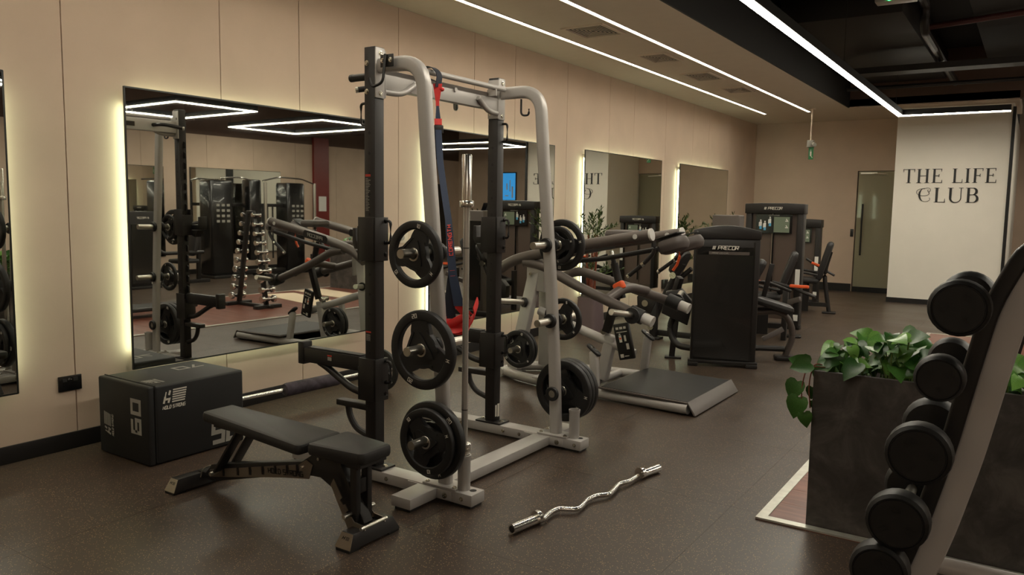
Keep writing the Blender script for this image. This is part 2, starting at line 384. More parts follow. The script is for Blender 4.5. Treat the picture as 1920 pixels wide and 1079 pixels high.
# right wall
wr = struct('wall_right', MB().box(RX+.012, RX+.2, BY, DY, 0, 4.3), 'wall', smooth=0)
for a, b in zip([BY, -1, 1, 3, 5, 7, 8.9, 10.4, 11.6, 12.8, 14.1, 15.6, 17.1, 18.9, 20.2], [-1, 1, 3, 5, 7, 8.9, 10.4, 11.6, 12.8, 14.1, 15.6, 17.1, 18.9, 20.2, DY]):
    obj('wall_panel', MB().box(RX, RX+.012, a+.003, b-.003, 0, 3.02), 'wall', wr, smooth=0)
struct('trim_7', MB().box(RX, RX+.0115, BY, DY, 3.02, 4.2), 'wall_shade_brown', smooth=0)  # upper wall strip coloured dark in place of shade
struct('baseboard_right', MB().box(RX-.016, RX, BY, 13.3, 0, .105), 'baseboard', smooth=0)
# far walls
struct('wall_far', MB().box(-.2, 2.0, FY, FY+.2, 0, CZ).box(2.0, 2.9, FY, FY+.2, 2.36, CZ), 'wall', smooth=0)
struct('baseboard_far', MB().box(0.02, 1.99, FY-.016, FY, 0, .15), 'baseboard', smooth=0)
struct('wall_white', MB().box(2.86, 4.545, 15.1, DY, 0, CZ), 'white_wall', smooth=0)
struct('baseboard_white', MB().box(2.85, 4.53, 15.085, 15.1, 0, .085), 'baseboard', smooth=0)
struct('trim_5', MB().box(4.53, 4.575, 15.06, 15.3, 0, CZ-.06), 'frame_black', smooth=0)
struct('wall_deep', MB().box(4.5, RX+.2, DY, DY+.2, 0, 4.3), 'wall', smooth=0)
struct('wall_corridor', MB().box(1.6, 3.2, FY+1.6, FY+1.7, 0, 3.0), 'wall', smooth=0)
# ceilings
struct('ceiling', MB().box(-.2, 2.13, BY, 14.65, CZ, CZ+.14).box(-.2, 4.62, 14.65, FY+.2, CZ, CZ+.14), 'soffit', smooth=0)
struct('trim_6', MB().box(2.10, 2.13, BY, 14.65, CZ+.005, 4.3).box(2.13, 2.15, BY, 14.65, CZ+.002, 4.3), 'black_paint', smooth=0)
struct('wall_bulkhead', MB().box(2.15, RX, 14.65, 14.8, 3.36, 4.3), 'wall_shade_brown', smooth=0)  # bulkhead colour carries the shade above the lights
struct('ceiling_open', MB().box(2.13, RX+.2, BY-.2, DY+.2, 4.2, 4.35), 'dark_ceiling', smooth=0)
# glass door with frame parts
d = struct('door_1', MB().box(2.02, 2.84, FY+.02, FY+.032, .01, 2.35), 'door_glass', smooth=0)
obj('door_handle', MB().cyl((2.13,FY-.035,.72), (2.13,FY-.035,1.72), .016, 12).cyl((2.13,FY-.035,.85), (2.13,FY+.02,.85), .01, 8).cyl((2.13,FY-.035,1.6), (2.13,FY+.02,1.6), .01, 8), 'frame_black', d)
obj('door_rail', MB().box(2.02, 2.84, FY+.005, FY+.045, .0, .10), 'frame_black', d, smooth=0)
obj('door_closer', MB().box(2.06, 2.35, FY-.03, FY+.01, 2.30, 2.33).bar((2.3,FY-.02,2.31), (2.55,FY-.14,2.29), .02, .015), 'steel', d)
tag(obj('door_reader', MB().box(1.93, 1.985, FY-.03, FY, 1.08, 1.23), 'frame_black', bevel=.006), 'small black door reader on the wall beside the glass door', 'door reader')
# door in the deep end
d2 = struct('door_2', MB().box(RX-.03, RX-.002, 19.3, 20.3, 0, 2.25), 'frame_black', smooth=0)
obj('door_handle', MB().cyl((RX-.07,19.42,1.0), (RX-.07,19.42,1.25), .012, 8), 'steel', d2)

# ---- serif lettering on the white wall
def ribbon(mb, pts, ws, M, th):
    P = [V((a,b,0)) for a, b in pts]
    for i in range(len(P)-1):
        def off(k):
            t = (P[min(k+1,len(P)-1)]-P[max(k-1,0)]).normalized(); return V((-t.y, t.x, 0))*ws[k]/2
        a, b = off(i), off(i+1); q = [P[i]+a, P[i]-a, P[i+1]-b, P[i+1]+b]
        mb.add([M@p for p in q]+[M@(p+V((0,0,th))) for p in q], [(0,1,2,3),(7,6,5,4),(0,4,5,1),(1,5,6,2),(2,6,7,3),(3,7,4,0)])
def rect(mb, x0, x1, y0, y1, M, th): ribbon(mb, [(x0,(y0+y1)/2),(x1,(y0+y1)/2)], [y1-y0]*2, M, th)
TK, TN, SF = .135, .035, .07
def stem(mb, x, M, th, w=TK, y0=0, y1=1, top=True, bot=True):
    rect(mb, x-w/2, x+w/2, y0, y1, M, th)
    if bot: rect(mb, x-w/2-SF, x+w/2+SF, y0, y0+TN, M, th)
    if top: rect(mb, x-w/2-SF, x+w/2+SF, y1-TN, y1, M, th)
def tick(mb, x, y0, y1, M, th): ribbon(mb, [(x,y0),(x,y1)], [.02,.05], M, th)
def arc(cx, cy, rx, ry, a0, a1, n=16): return [(cx+rx*math.cos(a0+(a1-a0)*k/n), cy+ry*math.sin(a0+(a1-a0)*k/n)) for k in range(n+1)]
def serif(mb, c, M, th):
    if c == 'T': stem(mb, .36, M, th, top=False); rect(mb, 0, .72, 1-TN, 1, M, th); tick(mb, .015, .78, 1, M, th); tick(mb, .705, .78, 1, M, th); return .72
    if c == 'H': stem(mb, .16, M, th); stem(mb, .66, M, th); rect(mb, .16, .66, .49, .53, M, th); return .82
    if c in 'EF':
        stem(mb, .16, M, th); rect(mb, .16, .6, 1-TN, 1, M, th); tick(mb, .59, .8, 1, M, th); rect(mb, .16, .46, .49, .53, M, th); tick(mb, .45, .4, .62, M, th)
        if c == 'E': rect(mb, .16, .64, 0, TN, M, th); ribbon(mb, [(.635,.22),(.625,0)], [.02,.05], M, th)
        return .66 if c == 'E' else .62
    if c == 'L': stem(mb, .16, M, th); rect(mb, .16, .62, 0, TN, M, th); ribbon(mb, [(.615,.26),(.605,0)], [.02,.05], M, th); return .64
    if c == 'I': stem(mb, .16, M, th); return .32
    if c == 'U':
        rect(mb, .0, .3, 1-TN, 1, M, th); rect(mb, .6, .84, 1-TN, 1, M, th); ribbon(mb, [(.15,1),(.15,.3)], [TK]*2, M, th); ribbon(mb, [(.72,1),(.72,.3)], [.045]*2, M, th)
        p = arc(.435, .3, .285, .3, PI, 2*PI); ribbon(mb, p, [TK+( .05-TK)*min(1,k/8) for k in range(17)], M, th); return .84
    if c == 'B':
        stem(mb, .16, M, th)
        ribbon(mb, [(.16,.98),(.38,.98)]+arc(.38,.755,.20,.225,PI/2,-PI/2)+[(.16,.53)], [TN,TN]+[TN+(TK-TN)*math.sin(PI*k/16) for k in range(17)]+[TN], M, th)
        ribbon(mb, [(.16,.53),(.42,.53)]+arc(.42,.274,.22,.256,PI/2,-PI/2)+[(.16,.018)], [TN,TN]+[TN+(TK-TN)*math.sin(PI*k/16) for k in range(17)]+[TN], M, th); return .68
    if c == 'c':   # the flourished script capital C
        p = arc(.62,.86,.16,.14,-.6,2.2,8)+arc(.47,.52,.30,.46,1.75,4.5,14)+arc(.50,.22,.28,.17,4.75,6.9,6)
        ribbon(mb, p, [.02+.09*math.sin(PI*min(1,max(0,(k-9)/15)))**2 for k in range(len(p))], M, th)
        q = arc(.34,.70,.34,.24,1.2,4.6,14)+arc(.42,.62,.30,.17,-1.7,.6,8); ribbon(mb, q, [.024]*len(q), M, th)
        q2 = arc(.70,.80,.07,.08,2.2,6.6,8); ribbon(mb, q2, [.024]*len(q2), M, th); return .86
    return .34
sign = thing('wall_sign', 'black serif lettering THE LIFE CLUB on the white wall', 'sign', (3.69, 15.1, 1.75))
MATS['sign_black'] = mat('sign_black', (18,17,16), .4)
def line_of(text, x, z, h, span, gap=.12):
    tmp = MB(); ws = [serif(tmp, c, Matrix(), .01) for c in text]
    k = span/(h*(sum(ws)+gap*(len(text)-1)))
    for c, w in zip(text, ws):
        if c != ' ':
            mb = MB(); serif(mb, c, frame_m((x, 15.1, z), (1,0,0), (0,0,1)) @ Matrix.Diagonal((h*k, h*1.0, 1, 1)), .012)
            obj('letter', mb, 'sign_black', sign, smooth=0)
        x += (w+gap)*h*k
line_of('THE LIFE', 3.0, 2.072, .235, 1.374); line_of('cLUB', 3.22, 1.745, .245, .915)

# ---- mirrors on the left wall, each on a lit backing frame
def wall_mirror(y0, y1, z0, z1, yaw, label, off=.08):
    t = thing('wall_mirror', label, 'mirror', (0, (y0+y1)/2, z0), 'frameless backlit mirrors on the left wall')
    R_ = Matrix.Translation((off, (y0+y1)/2, 0)) @ rot('Z', yaw) @ Matrix.Translation((-off, -(y0+y1)/2, 0))
    obj('mirror_glass', MB().box(off-.004, off, y0, y1, z0, z1).xf(R_), 'mirror', t, smooth=0)
    e = .007
    obj('mirror_edge', MB().box(off-.012, off-.0045, y0-.002, y1+.002, z0-.002, z1+.002).box(off-.004, off+.001, y0-.003, y0+e, z0, z1).box(off-.004, off+.001, y1-e, y1+.003, z0, z1).box(off-.004, off+.001, y0, y1, z1-e, z1+.003).box(off-.004, off+.001, y0, y1, z0-.003, z0+e).xf(R_), 'mirror_edge', t, smooth=0)
    i = .05
    obj('backing_frame', MB().box(.002, off-.036, y0+i, y1-i, z0+i, z1-i), 'soffit', t, smooth=0)
    s = .10
    led = MB().box(.030, .052, y0+i-.010, y0+i-.002, z0+s, z1-s).box(.030, .052, y1-i+.002, y1-i+.010, z0+s, z1-s)
    obj('light_strip', led, 'led_mirror', t, smooth=0)
    led2 = MB().box(.032, .044, y0+s, y1-s, z1-i+.002, z1-i+.006).box(.032, .044, y0+s, y1-s, z0+i-.006, z0+i-.002)
    obj('light_strip', led2, 'led_mirror', t, smooth=0)
MY = [0.0, math.radians(-1.0), math.radians(.8), math.radians(-.2), 0.0]
wall_mirror(-.2, 2.16, .425, 2.27, MY[0], 'backlit wall mirror cut off by the left edge, left of the socket')
wall_mirror(2.853, 4.965, .455, 2.275, MY[1], 'backlit wall mirror above the black jump box', .117)
wall_mirror(5.87, 8.27, .365, 2.30, MY[2], 'backlit wall mirror behind the silver power rack')
wall_mirror(9.02, 11.49, .335, 2.303, MY[3], 'backlit wall mirror behind the tall potted plant')
wall_mirror(12.25, 14.64, .31, 2.30, MY[4], 'backlit wall mirror nearest the far corner')
# mirrors on the opposite wall (seen only in reflection)
def plain_mirror(y0, y1, z0, z1, label):
    t = thing('wall_mirror', label, 'mirror', (RX, (y0+y1)/2, z0), 'mirrors on the opposite wall')
    obj('mirror_glass', MB().box(RX-.03, RX-.02, y0, y1, z0, z1), 'mirror', t, smooth=0)
    obj('mirror_edge', MB().box(RX-.02, RX-.001, y0-.01, y1+.01, z0-.01, z1+.01), 'mirror_edge', t, smooth=0)
plain_mirror(7.9, 9.36, .42, 2.28, 'narrow mirror on the opposite wall, reflected beside the chest press')
plain_mirror(9.98, 12.33, .42, 2.3, 'wide mirror on the opposite wall, reflected behind the cable machine')
# red pier with a notice
pr = thing('pillar', 'dark red wall pillar with a white notice, reflected in the mirror', 'pillar', (RX-.04, 13.55, 0))
obj('pillar_body', MB().box(RX-.07, RX-.001, 13.32, 13.8, 0, 3.2), 'red_panel', pr, smooth=0)
obj('notice', MB().box(RX-.076, RX-.0705, 13.46, 13.70, 1.38, 1.75), 'paper', pr, smooth=0)

# ---- lights of the place and one added behind the viewpoint
def led_bar(t, p0, p1, wd=.07, shade_flange=0):
    """black channel with a luminous underside; p0,p1 are channel centre lines at the lower face"""
    p0 = V(p0); p1 = V(p1); d = (p1-p0).normalized(); up = V((0,0,1)); w = .062
    ch = obj('channel', MB().bar(p0+up*.05, p1+up*.05, wd+.014, .085), 'black_paint', t, smooth=0)
    if shade_flange: obj('shade_flange', MB().bar(p0+V((0,wd/2+.006,.0)), p1+V((0,wd/2+.006,0)), .004, shade_flange*2), 'black_paint', ch, smooth=0)  # added lip that keeps the end bar's light off the white wall's top
    obj('diffuser', MB().bar(p0+up*.003+d*.004, p1+up*.003-d*.004, wd, .009), 'led', ch, smooth=0)
def hung_rect(x0, x1, y0, y1, z, label):
    t = thing('pendant_light', label, 'ceiling light', ((x0+x1)/2, (y0+y1)/2, z), 'hanging linear lights')
    w = .033
    led_bar(t, (x0-w,y0,z), (x1+w,y0,z), .052); led_bar(t, (x0-w,y1,z), (x1+w,y1,z), .052); led_bar(t, (x0,y0+w,z), (x0,y1-w,z), .052); led_bar(t, (x1,y0+w,z), (x1,y1-w,z), .052)
    for x in (x0, x1):
        for y in (y0, y1): obj('hanger', MB().cyl((x,y,z+.08), (x,y,4.2), .003, 6), 'black_metal', t)
t = thing('pendant_light', 'long hanging linear light with a right-angled end before the white wall', 'ceiling light', (3.1, 7, 3.06), 'hanging linear lights')
led_bar(t, (3.12,2.0,3.06), (3.08,13.66,3.06)); led_bar(t, (3.04,13.70,3.06), (4.545,13.70,3.06), .07, .012)
for y, zt in ((5,4.2), (9.2,4.2), (13,3.71)): obj('hanger', MB().cyl((3.11,y,3.15), (3.11,y,zt), .003, 6), 'black_metal', t)
hung_rect(6.62, 8.7, 7.2, 8.65, 3.1, 'rectangular hanging light above the chest press, reflected in the mirror')
hung_rect(6.6, 9.4, 10.1, 11.75, 3.1, 'rectangular hanging light above the cable machine, reflected in the mirror')
hung_rect(6.0, 8.6, 15.8, 17.4, 3.1, 'rectangular hanging light above the cross trainers, reflected in the mirror')
hung_rect(6.6, 8.2, 4.1, 5.2, 3.1, 'rectangular hanging light over the near end of the platform')
hung_rect(6.6, 8.1, -2.4, -1.4, 3.1, 'added rectangular hanging light behind the viewpoint, out of view')  # unseen light added to brighten the foreground dumbbell rack
for k, x in enumerate((.66, 1.44)):
    y1 = 14.9
    o = thing('recessed_light', ['recessed light line in the soffit nearer the left wall', 'recessed light line in the soffit nearer the dark ceiling'][k], 'ceiling light', (x, 6, CZ), 'recessed light lines')
    obj('diffuser', MB().box(x-.025, x+.025, BY+.5, y1, CZ-.002, CZ-.0002), 'led_soffit', o, smooth=0)
    for s_ in (-1, 1): obj('profile_lip', MB().box(x+s_*.027-.002, x+s_*.027+.002, BY+.5, y1, CZ-.0105, CZ-.0002), 'soffit', o, smooth=0)
# ceiling vents
VW = ['nearest and largest slatted ceiling vent', 'second slatted ceiling vent from the viewer', 'third slatted ceiling vent from the viewer', 'farthest slatted ceiling vent']
for (x0, x1, y0, y1), lab in zip(((.86,1.33,6.98,7.5), (.93,1.30,8.6,9.16), (.90,1.30,10.05,10.7), (.93,1.32,11.45,12.0)), VW):
    t = thing('ceiling_vent', lab, 'vent', ((x0+x1)/2, (y0+y1)/2, CZ), 'square ceiling vents')
    w = .035
    obj('vent_frame', MB().box(x0, x1, y0, y0+w, CZ-.012, CZ).box(x0, x1, y1-w, y1, CZ-.012, CZ).box(x0, x0+w, y0+w, y1-w, CZ-.012, CZ).box(x1-w, x1, y0+w, y1-w, CZ-.012, CZ), 'soffit', t, smooth=0)
    obj('backing', MB().box(x0+w, x1-w, y0+w, y1-w, CZ-.002, CZ-.0005), 'black_paint', t, smooth=0)
    ns = 6; cx, cy = (x0+x1)/2, (y0+y1)/2
    for k in range(ns):
        a = (x1-x0)/2-w-.012-k*((x1-x0)/2-w-.012)/ns; b = (y1-y0)/2-w-.012-k*((y1-y0)/2-w-.012)/ns; s = .006
        m = MB().box(cx-a, cx+a, cy-b, cy-b+s, CZ-.006, CZ-.002).box(cx-a, cx+a, cy+b-s, cy+b, CZ-.006, CZ-.002).box(cx-a, cx-a+s, cy-b+s, cy+b-s, CZ-.006, CZ-.002).box(cx+a-s, cx+a, cy-b+s, cy+b-s, CZ-.006, CZ-.002)
        obj('slat', m, 'soffit', t, smooth=0)
# exit sign on a drop rod with a camera housing
t = thing('exit_sign', 'small green exit sign hanging on a rod from the soffit', 'sign', (1.6, 14.4, 2.47))
obj('rod', MB().cyl((1.6,14.4,2.77), (1.6,14.4,CZ), .014, 10).cyl((1.6,14.4,CZ-.03), (1.6,14.4,CZ), .06, 16), 'soffit', t)
obj('housing', MB().box(1.545, 1.655, 14.34, 14.46, 2.67, 2.79).cyl((1.665,14.33,2.72), (1.70,14.25,2.70), .035, 12), 'grey_print', t, bevel=.01)
obj('sign_plate', MB().box(1.575, 1.655, 14.385, 14.395, 2.46, 2.67), 'green_sign', t, smooth=0)
obj('pictogram', MB().box(1.60, 1.625, 14.382, 14.3845, 2.52, 2.6).box(1.605, 1.62, 14.382, 14.3845, 2.61, 2.63).bar((1.612,14.383,2.53), (1.64,14.383,2.49), .002, .01), 'white_print', t, smooth=0)
# services under the dark ceiling
def service(name, mb, m, label, cat, **k): return tag(obj(name, mb, m, **k), label, cat, 'pipes and ducts under the dark ceiling')
service('air_duct', MB().box(2.3, 3.6, 9.6, 14.6, 3.72, 4.14), 'duct', 'wide grey rectangular air duct beside the soffit edge', 'duct', bevel=.01)
service('air_duct', MB().box(2.5, 5.4, 8.1, 8.7, 3.78, 4.12), 'duct', 'grey cross duct running over the long light', 'duct', bevel=.01)
service('air_duct', MB().box(4.2, 4.75, 8.8, 14.3, 3.82, 4.1), 'dark_ceiling', 'dark lengthwise duct above the platform', 'duct', bevel=.01)
service('pipe', MB().tube(fillet([(3.75,8.85,3.9),(3.75,10.2,3.9),(3.75,10.2,3.62),(3.75,12.0,3.62),(3.75,14.4,3.62)], .2), .05, 10), 'black_metal', 'black bent pipe near the long light', 'pipe')
service('sprinkler_pipe', MB().cyl((3.7,10.75,3.765), (6.6,9.9,3.765), .035, 10), 'pipe_red', 'dark red sprinkler pipe under the dark ceiling', 'pipe')
service('pipe', MB().cyl((2.3,13.6,3.5), (6.5,13.6,3.5), .03, 10), 'black_metal', 'thin black cross pipe in front of the bulkhead', 'pipe')
service('cable_tray', MB().box(2.6, 6.2, 11.9, 12.2, 3.46, 3.48).box(2.6, 6.2, 11.89, 11.9, 3.46, 3.54).box(2.6, 6.2, 12.2, 12.21, 3.46, 3.54), 'duct', 'flat cable tray crossing below the dark ceiling', 'cable tray')
t = thing('emergency_light', 'grey emergency light with a green lamp at the top edge', 'emergency light', (3.69, 8.6, 3.55))
obj('casing', MB().box(3.5, 3.86, 8.5, 8.66, 3.585, 3.68), 'silver', t, bevel=.01); obj('bracket', MB().box(3.66, 3.7, 8.55, 8.6, 3.67, 3.779), 'black_metal', t, smooth=0)
obj('indicator', MB().ball((3.63,8.49,3.60), .012, 8), 'green_light', t)
# wall sockets
t = thing('wall_socket', 'black double wall socket between the mirrors near the jump box', 'socket', (0, 2.49, .415))
obj('faceplate', MB().box(0, .012, 2.42, 2.562, .37, .465), 'black_gloss', t, bevel=.003); obj('switch', MB().box(.012, .016, 2.445, 2.47, .43, .45).box(.012, .016, 2.51, 2.535, .43, .45), 'black_plastic', t, smooth=0)
obj('lettering', MB().box(.0121, .0125, 2.477, 2.488, .440, .443).box(.0121, .0125, 2.493, 2.502, .440, .443).box(.0121, .0125, 2.477, 2.490, .448, .450), 'grey_print', t, smooth=0)
t = thing('wall_socket', 'cream wall control plate seen past the upper ten kilo plate', 'socket', (0, 5.52, 1.25))
obj('faceplate', MB().box(0, .012, 5.40, 5.66, 1.20, 1.30), 'soffit', t, bevel=.003)
for yy in (5.44, 5.51, 5.58): obj('dial', MB().cyl((.012,yy,1.25), (.02,yy,1.25), .024, 16), 'grey_print', t)
t = thing('wall_socket', 'small black wall device beside the far plant mirror', 'socket', (0, 11.9, .35))
obj('device_body', MB().box(0, .06, 11.82, 11.98, .28, .43), 'frame_black', t, bevel=.01); obj('cable', MB().tube([(.02,11.9,.29),(.02,11.91,.18),(.02,11.9,.1)], .004, 6), 'black_plastic', t)

# ================================================================== power rack (near frame y=YN, far frame y=YF)
YN, YF = 3.195, 4.355
rack = thing('power_rack', 'silver and black half rack standing in the middle foreground', 'power rack', (2.0, 3.77, 0))
def bolt(mb, p, n, r=.011): 
    mb.lathe([(r*1.5,0),(r*1.5,.003),(r,.0035),(r,.009),(r*.55,.0095),(.001,.0075)], p, n, 10, closed=False)
for yc in (YN, YF):
    s = -1 if yc == YN else 1
    b = obj('base_beam', MB().box(1.29, 2.645, yc-.058, yc+.058, .014, .076), 'silver', rack, bevel=.005)
    m = MB()
    for x in (2.05, 2.18, 1.7, 2.60) if s > 0 else (1.85, 2.06, 2.58): bolt(m, (x, yc-.058, .045), (0,-1,0), .008)
    bolt(m, (2.275, yc-.066, .045), (0,-1,0)); bolt(m, (2.475, yc-.066, .045), (0,-1,0)); 
    obj('bolt', m, 'bolt', b)
    obj('rubber_foot', MB().box(1.3, 1.4, yc-.05, yc+.05, 0, .014).box(2.53, 2.63, yc-.05, yc+.05, 0, .014), 'rubber', b, smooth=0)
    h = MB().cyl((2.605,yc+.01,.0762), (2.605,yc+.01,.0768), .019, 16).cyl((1.33,yc,.0762), (1.33,yc,.0768), .019, 16); obj('hole', h, 'black_paint', b)
    # joint plates where the cross beam meets
    obj('joint_plate', MB().box(2.22, 2.52, yc-.066, yc-.058, .02, .072).box(2.22, 2.52, yc+.058, yc+.066, .02, .072), 'silver', b, bevel=.003)
    obj('foot_plate', MB().box(2.32, 2.54, yc-.06, yc+.06, .076, .086), 'silver', b, bevel=.002)
    m = MB()
    for x in (2.34, 2.52):
        for dy in (-.04, .04): bolt(m, (x, yc+dy, .086), (0,0,1), .009)
    obj('bolt', m, 'bolt', b)
    # outward foot
    f0, f1 = (yc-.28, yc-.066) if s < 0 else (yc+.066, yc+.28)
    ft = obj('side_foot', MB().box(2.295, 2.425, f0, f1, .018, .074), 'silver', rack, bevel=.005)
    obj('rubber_foot', MB().box(2.31, 2.41, f0+.015 if s < 0 else f1-.1, f0+.1 if s < 0 else f1-.015, 0, .018), 'rubber', ft, smooth=0)
    # black upright
    u = obj('upright', MB().box(1.905, 1.982, yc-.036, yc+.036, .088, 2.395), 'black_metal', rack, bevel=.004)
    obj('foot_plate', MB().box(1.84, 2.045, yc-.058, yc+.058, .077, .088), 'black_metal', u, bevel=.002)
    m = MB()
    for x in (1.865, 2.02): bolt(m, (x, yc, .088), (0,0,1), .011)
    obj('bolt', m, 'bolt', u)
    # saw-tooth hook slots on the wall side, holes on the camera side
    m = MB()
    for k in range(16): 
        z = .62+k*.095
        m.prism([(0,0),(.028,0),(.028,.05),(.014,.06),(0,.06)], (1.905, yc+.005, z), (-1,0,0), (0,0,1), .01)
    obj('hook_rail', m, 'black_metal', u, smooth=0)
    obj('hole', [mm := MB(), [mm.cyl((1.943, yc-.0361, z_), (1.943, yc-.0372, z_), .009, 12) for z_ in [.4+.11*k for k in range(15)]]][0], 'black_paint', u)
    # grey head bracket
    hb = obj('head_bracket', MB().box(1.982, 1.990, yc-.036, yc+.034, 2.125, 2.39), 'silver', u, bevel=.002)
    m = MB()
    for z in (2.36, 2.15): bolt(m, (1.990, yc+.0, z), (1,0,0), .010)
    obj('bolt', m, 'bolt', hb)
    m = MB()
    for z in (2.31, 2.16): bolt(m, (1.925, yc-.036, z), (0,-1,0), .010)
    obj('bolt', m, 'bolt', u)
    if s < 0:
        obj('warning_label', MB().box(1.912, 1.95, yc-.0375, yc-.0365, 1.705, 1.718), 'red_label', u, smooth=0)
        m = MB()
        for k in range(22): m.box(1.914, 1.93+.02*random.random(), yc-.0375, yc-.0368, 1.52+k*.0082, 1.523+k*.0082)
        obj('label_text', m, 'grey_print', u, smooth=0)
        obj('warning_label', MB().box(1.912, 1.95, yc-.0375, yc-.0365, .845, .853), 'red_label', u, smooth=0)
        m = MB()
        for k in range(6): m.box(1.915, 1.945, yc-.0375, yc-.0368, .80+k*.0065, .8025+k*.0065)
        obj('label_text', m, 'grey_print', u, smooth=0)
    else:
        obj('label_text', MB().box(1.983, 1.984, yc-.024, yc-.006, .12, .2).box(1.983, 1.984, yc+.002, yc+.026, .115, .205), 'white_print', u, smooth=0)
    # curved silver tube: flattened rectangular section
    cl = fillet([(1.96,yc,2.295),(2.262,yc,2.295),(2.30,yc,1.80),(2.367,yc,1.10),(2.412,yc,.50),(2.43,yc,.086)], .17, 10)
    a, bb, c = .027, .039, .019
    prof = []
    for sx, sy, a0 in ((1,1,0),(-1,1,PI/2),(-1,-1,PI),(1,-1,1.5*PI)):
        prof += [(sx*(a-c)+c*math.cos(a0+PI/2*k/4), sy*(bb-c)+c*math.sin(a0+PI/2*k/4)) for k in range(5)]
    obj('frame_tube', MB().sweep(cl, prof, up=(0,1,0)).__class__.sweep(MB(), cl, [(y_, x_) for x_, y_ in prof], up=(0,1,0)), 'silver', rack)
    # storage pegs with rubber collars
    for z, x in ((1.312, 2.347), (.825, 2.390), (.35, 2.418)):
        p = obj('storage_peg', MB().cyl((x,yc-(.267 if s < 0 else .195 if z > .5 else .045),z), (x,yc-.025,z), .0235, 20).cyl((x,yc+.025,z), (x,yc+((.2 if z > .5 else .045) if s < 0 else .27),z), .0235, 20), 'steel', rack)
        obj('rubber_collar', MB().lathe([(.026,0),(.043,0),(.047,.006),(.047,.018),(.043,.024),(.026,.024)], (x,yc-.052,z), (0,1,0), 24).lathe([(.026,0),(.043,0),(.047,.006),(.047,.018),(.043,.024),(.026,.024)], (x,yc+.028,z), (0,1,0), 24), 'rubber', p)
    # barbell holder
    bx_, by_ = (2.553, YN) if s < 0 else (2.565, YF+.0)
    obj('bar_holder', MB().lathe([(.0335,.076),(.0335,.235),(.037,.25),(.037,.262),(.030,.262),(.028,.09)], (bx_,by_,0), (0,0,1), 24, closed=False), 'silver', rack)
    # bar catch (upper carriage) and spotter arm (lower carriage)
    for z0, z1, nm in ((1.245, 1.485, 'bar_catch'), (.46, .70, 'arm_carriage')):
        c_ = obj(nm, MB().box(1.868, 1.994, yc-.052, yc-.038, z0, z1).box(1.868, 1.994, yc+.038, yc+.052, z0, z1).box(1.984, 1.998, yc-.052, yc+.052, z0, z1).box(1.862, 1.876, yc-.052, yc+.052, z0, z1-.05), 'black_metal', rack, bevel=.003)
        obj('pull_handle', MB().tube(fillet([(1.998,yc+.03,z1-.02),(2.035,yc+.03,z1-.02),(2.035,yc+.03,z1-.14),(1.998,yc+.03,z1-.14)], .02, 4), .008, 8), 'black_metal', c_)
        m = MB()
        for z in (z1-.02, z1-.14, z0+.035): bolt(m, (1.998, yc+.03, z), (1,0,0), .009)
        obj('bolt', m, 'black_gloss', c_)
        if nm == 'bar_catch':
            obj('catch_lip', MB().prism([(0,0),(.12,0),(.135,.03),(.135,.12),(.11,.12),(.105,.045),(.0,.045)], (1.868,yc+.04,1.30), (-1,0,0), (0,0,1), .08).prism([(0,0),(.06,-.02),(.11,.045),(.0,.045)], (1.868,yc+.035,1.25), (-1,0,0), (0,0,1), .07), 'black_metal', c_, bevel=.004)
    a_ = obj('spotter_arm', MB().box(1.40, 1.868, yc-.032, yc+.032, .615, .70), 'black_metal', rack, bevel=.004)
    obj('arm_pad', MB().box(1.42, 1.86, yc-.026, yc+.026, .70, .708), 'rubber', a_, bevel=.002)
    obj('arm_stop', MB().box(1.352, 1.40, yc-.036, yc+.036, .60, .735), 'black_metal', a_, bevel=.006)
    obj('arm_brace', MB().tube(fillet([(1.50,yc,.622),(1.56,yc,.60),(1.76,yc,.50),(1.865,yc,.485)], .08, 5), .021, 12), 'black_metal', a_)
    if s < 0: obj('warning_label', MB().box(1.60, 1.635, yc-.0335, yc-.0325, .672, .68), 'red_label', a_, smooth=0); obj('label_text', MB().box(1.602, 1.633, yc-.0335, yc-.0327, .648, .668), 'grey_print', a_, smooth=0)
    # low band hook
    hk = obj('band_hook', MB().box(1.665, 1.905, yc-.03, yc+.03, .395, .43), 'black_metal', rack, bevel=.005)
    obj('hook_brace', MB().tube(fillet([(1.735,yc,.395),(1.75,yc,.33),(1.80,yc,.27),(1.905,yc,.24)], .07, 5), .019, 10), 'black_metal', hk)
    # small wire loops on the upright
    m = MB().tube(fillet([(1.905,yc-.02,2.10),(1.865,yc-.02,2.10),(1.865,yc-.02,1.985),(1.905,yc-.02,1.985)], .025, 4), .0075, 8) if s < 0 else MB().tube(fillet([(1.982,yc+.02,2.10),(2.02,yc+.02,2.10),(2.02,yc+.02,1.985),(1.982,yc+.02,1.985)], .025, 4), .0075, 8)
    obj('wire_loop', m, 'black_metal', u)
    # accessory hook under the head
    if s < 0:
        k_ = obj('accessory_hook', MB().box(2.035, 2.125, yc-.05, yc-.044, 2.275, 2.34), 'black_metal', rack, bevel=.002)
        obj('hook_wire', MB().tube(fillet([(2.075,yc-.055,2.34),(2.075,yc-.075,2.19),(2.005,yc-.085,2.17),(1.99,yc-.085,2.22)], .03, 5), .008, 8), 'black_metal', k_)
        m = MB(); bolt(m, (2.052,yc-.05,2.31), (0,-1,0), .009); bolt(m, (2.108,yc-.05,2.31), (0,-1,0), .009); obj('bolt', m, 'bolt', k_)
    else:
        obj('accessory_hook', MB().tube(fillet([(2.14,yc,2.25),(2.14,yc,2.145),(2.20,yc,2.145),(2.20,yc,2.185)], .03, 5), .007, 8), 'black_metal', rack)
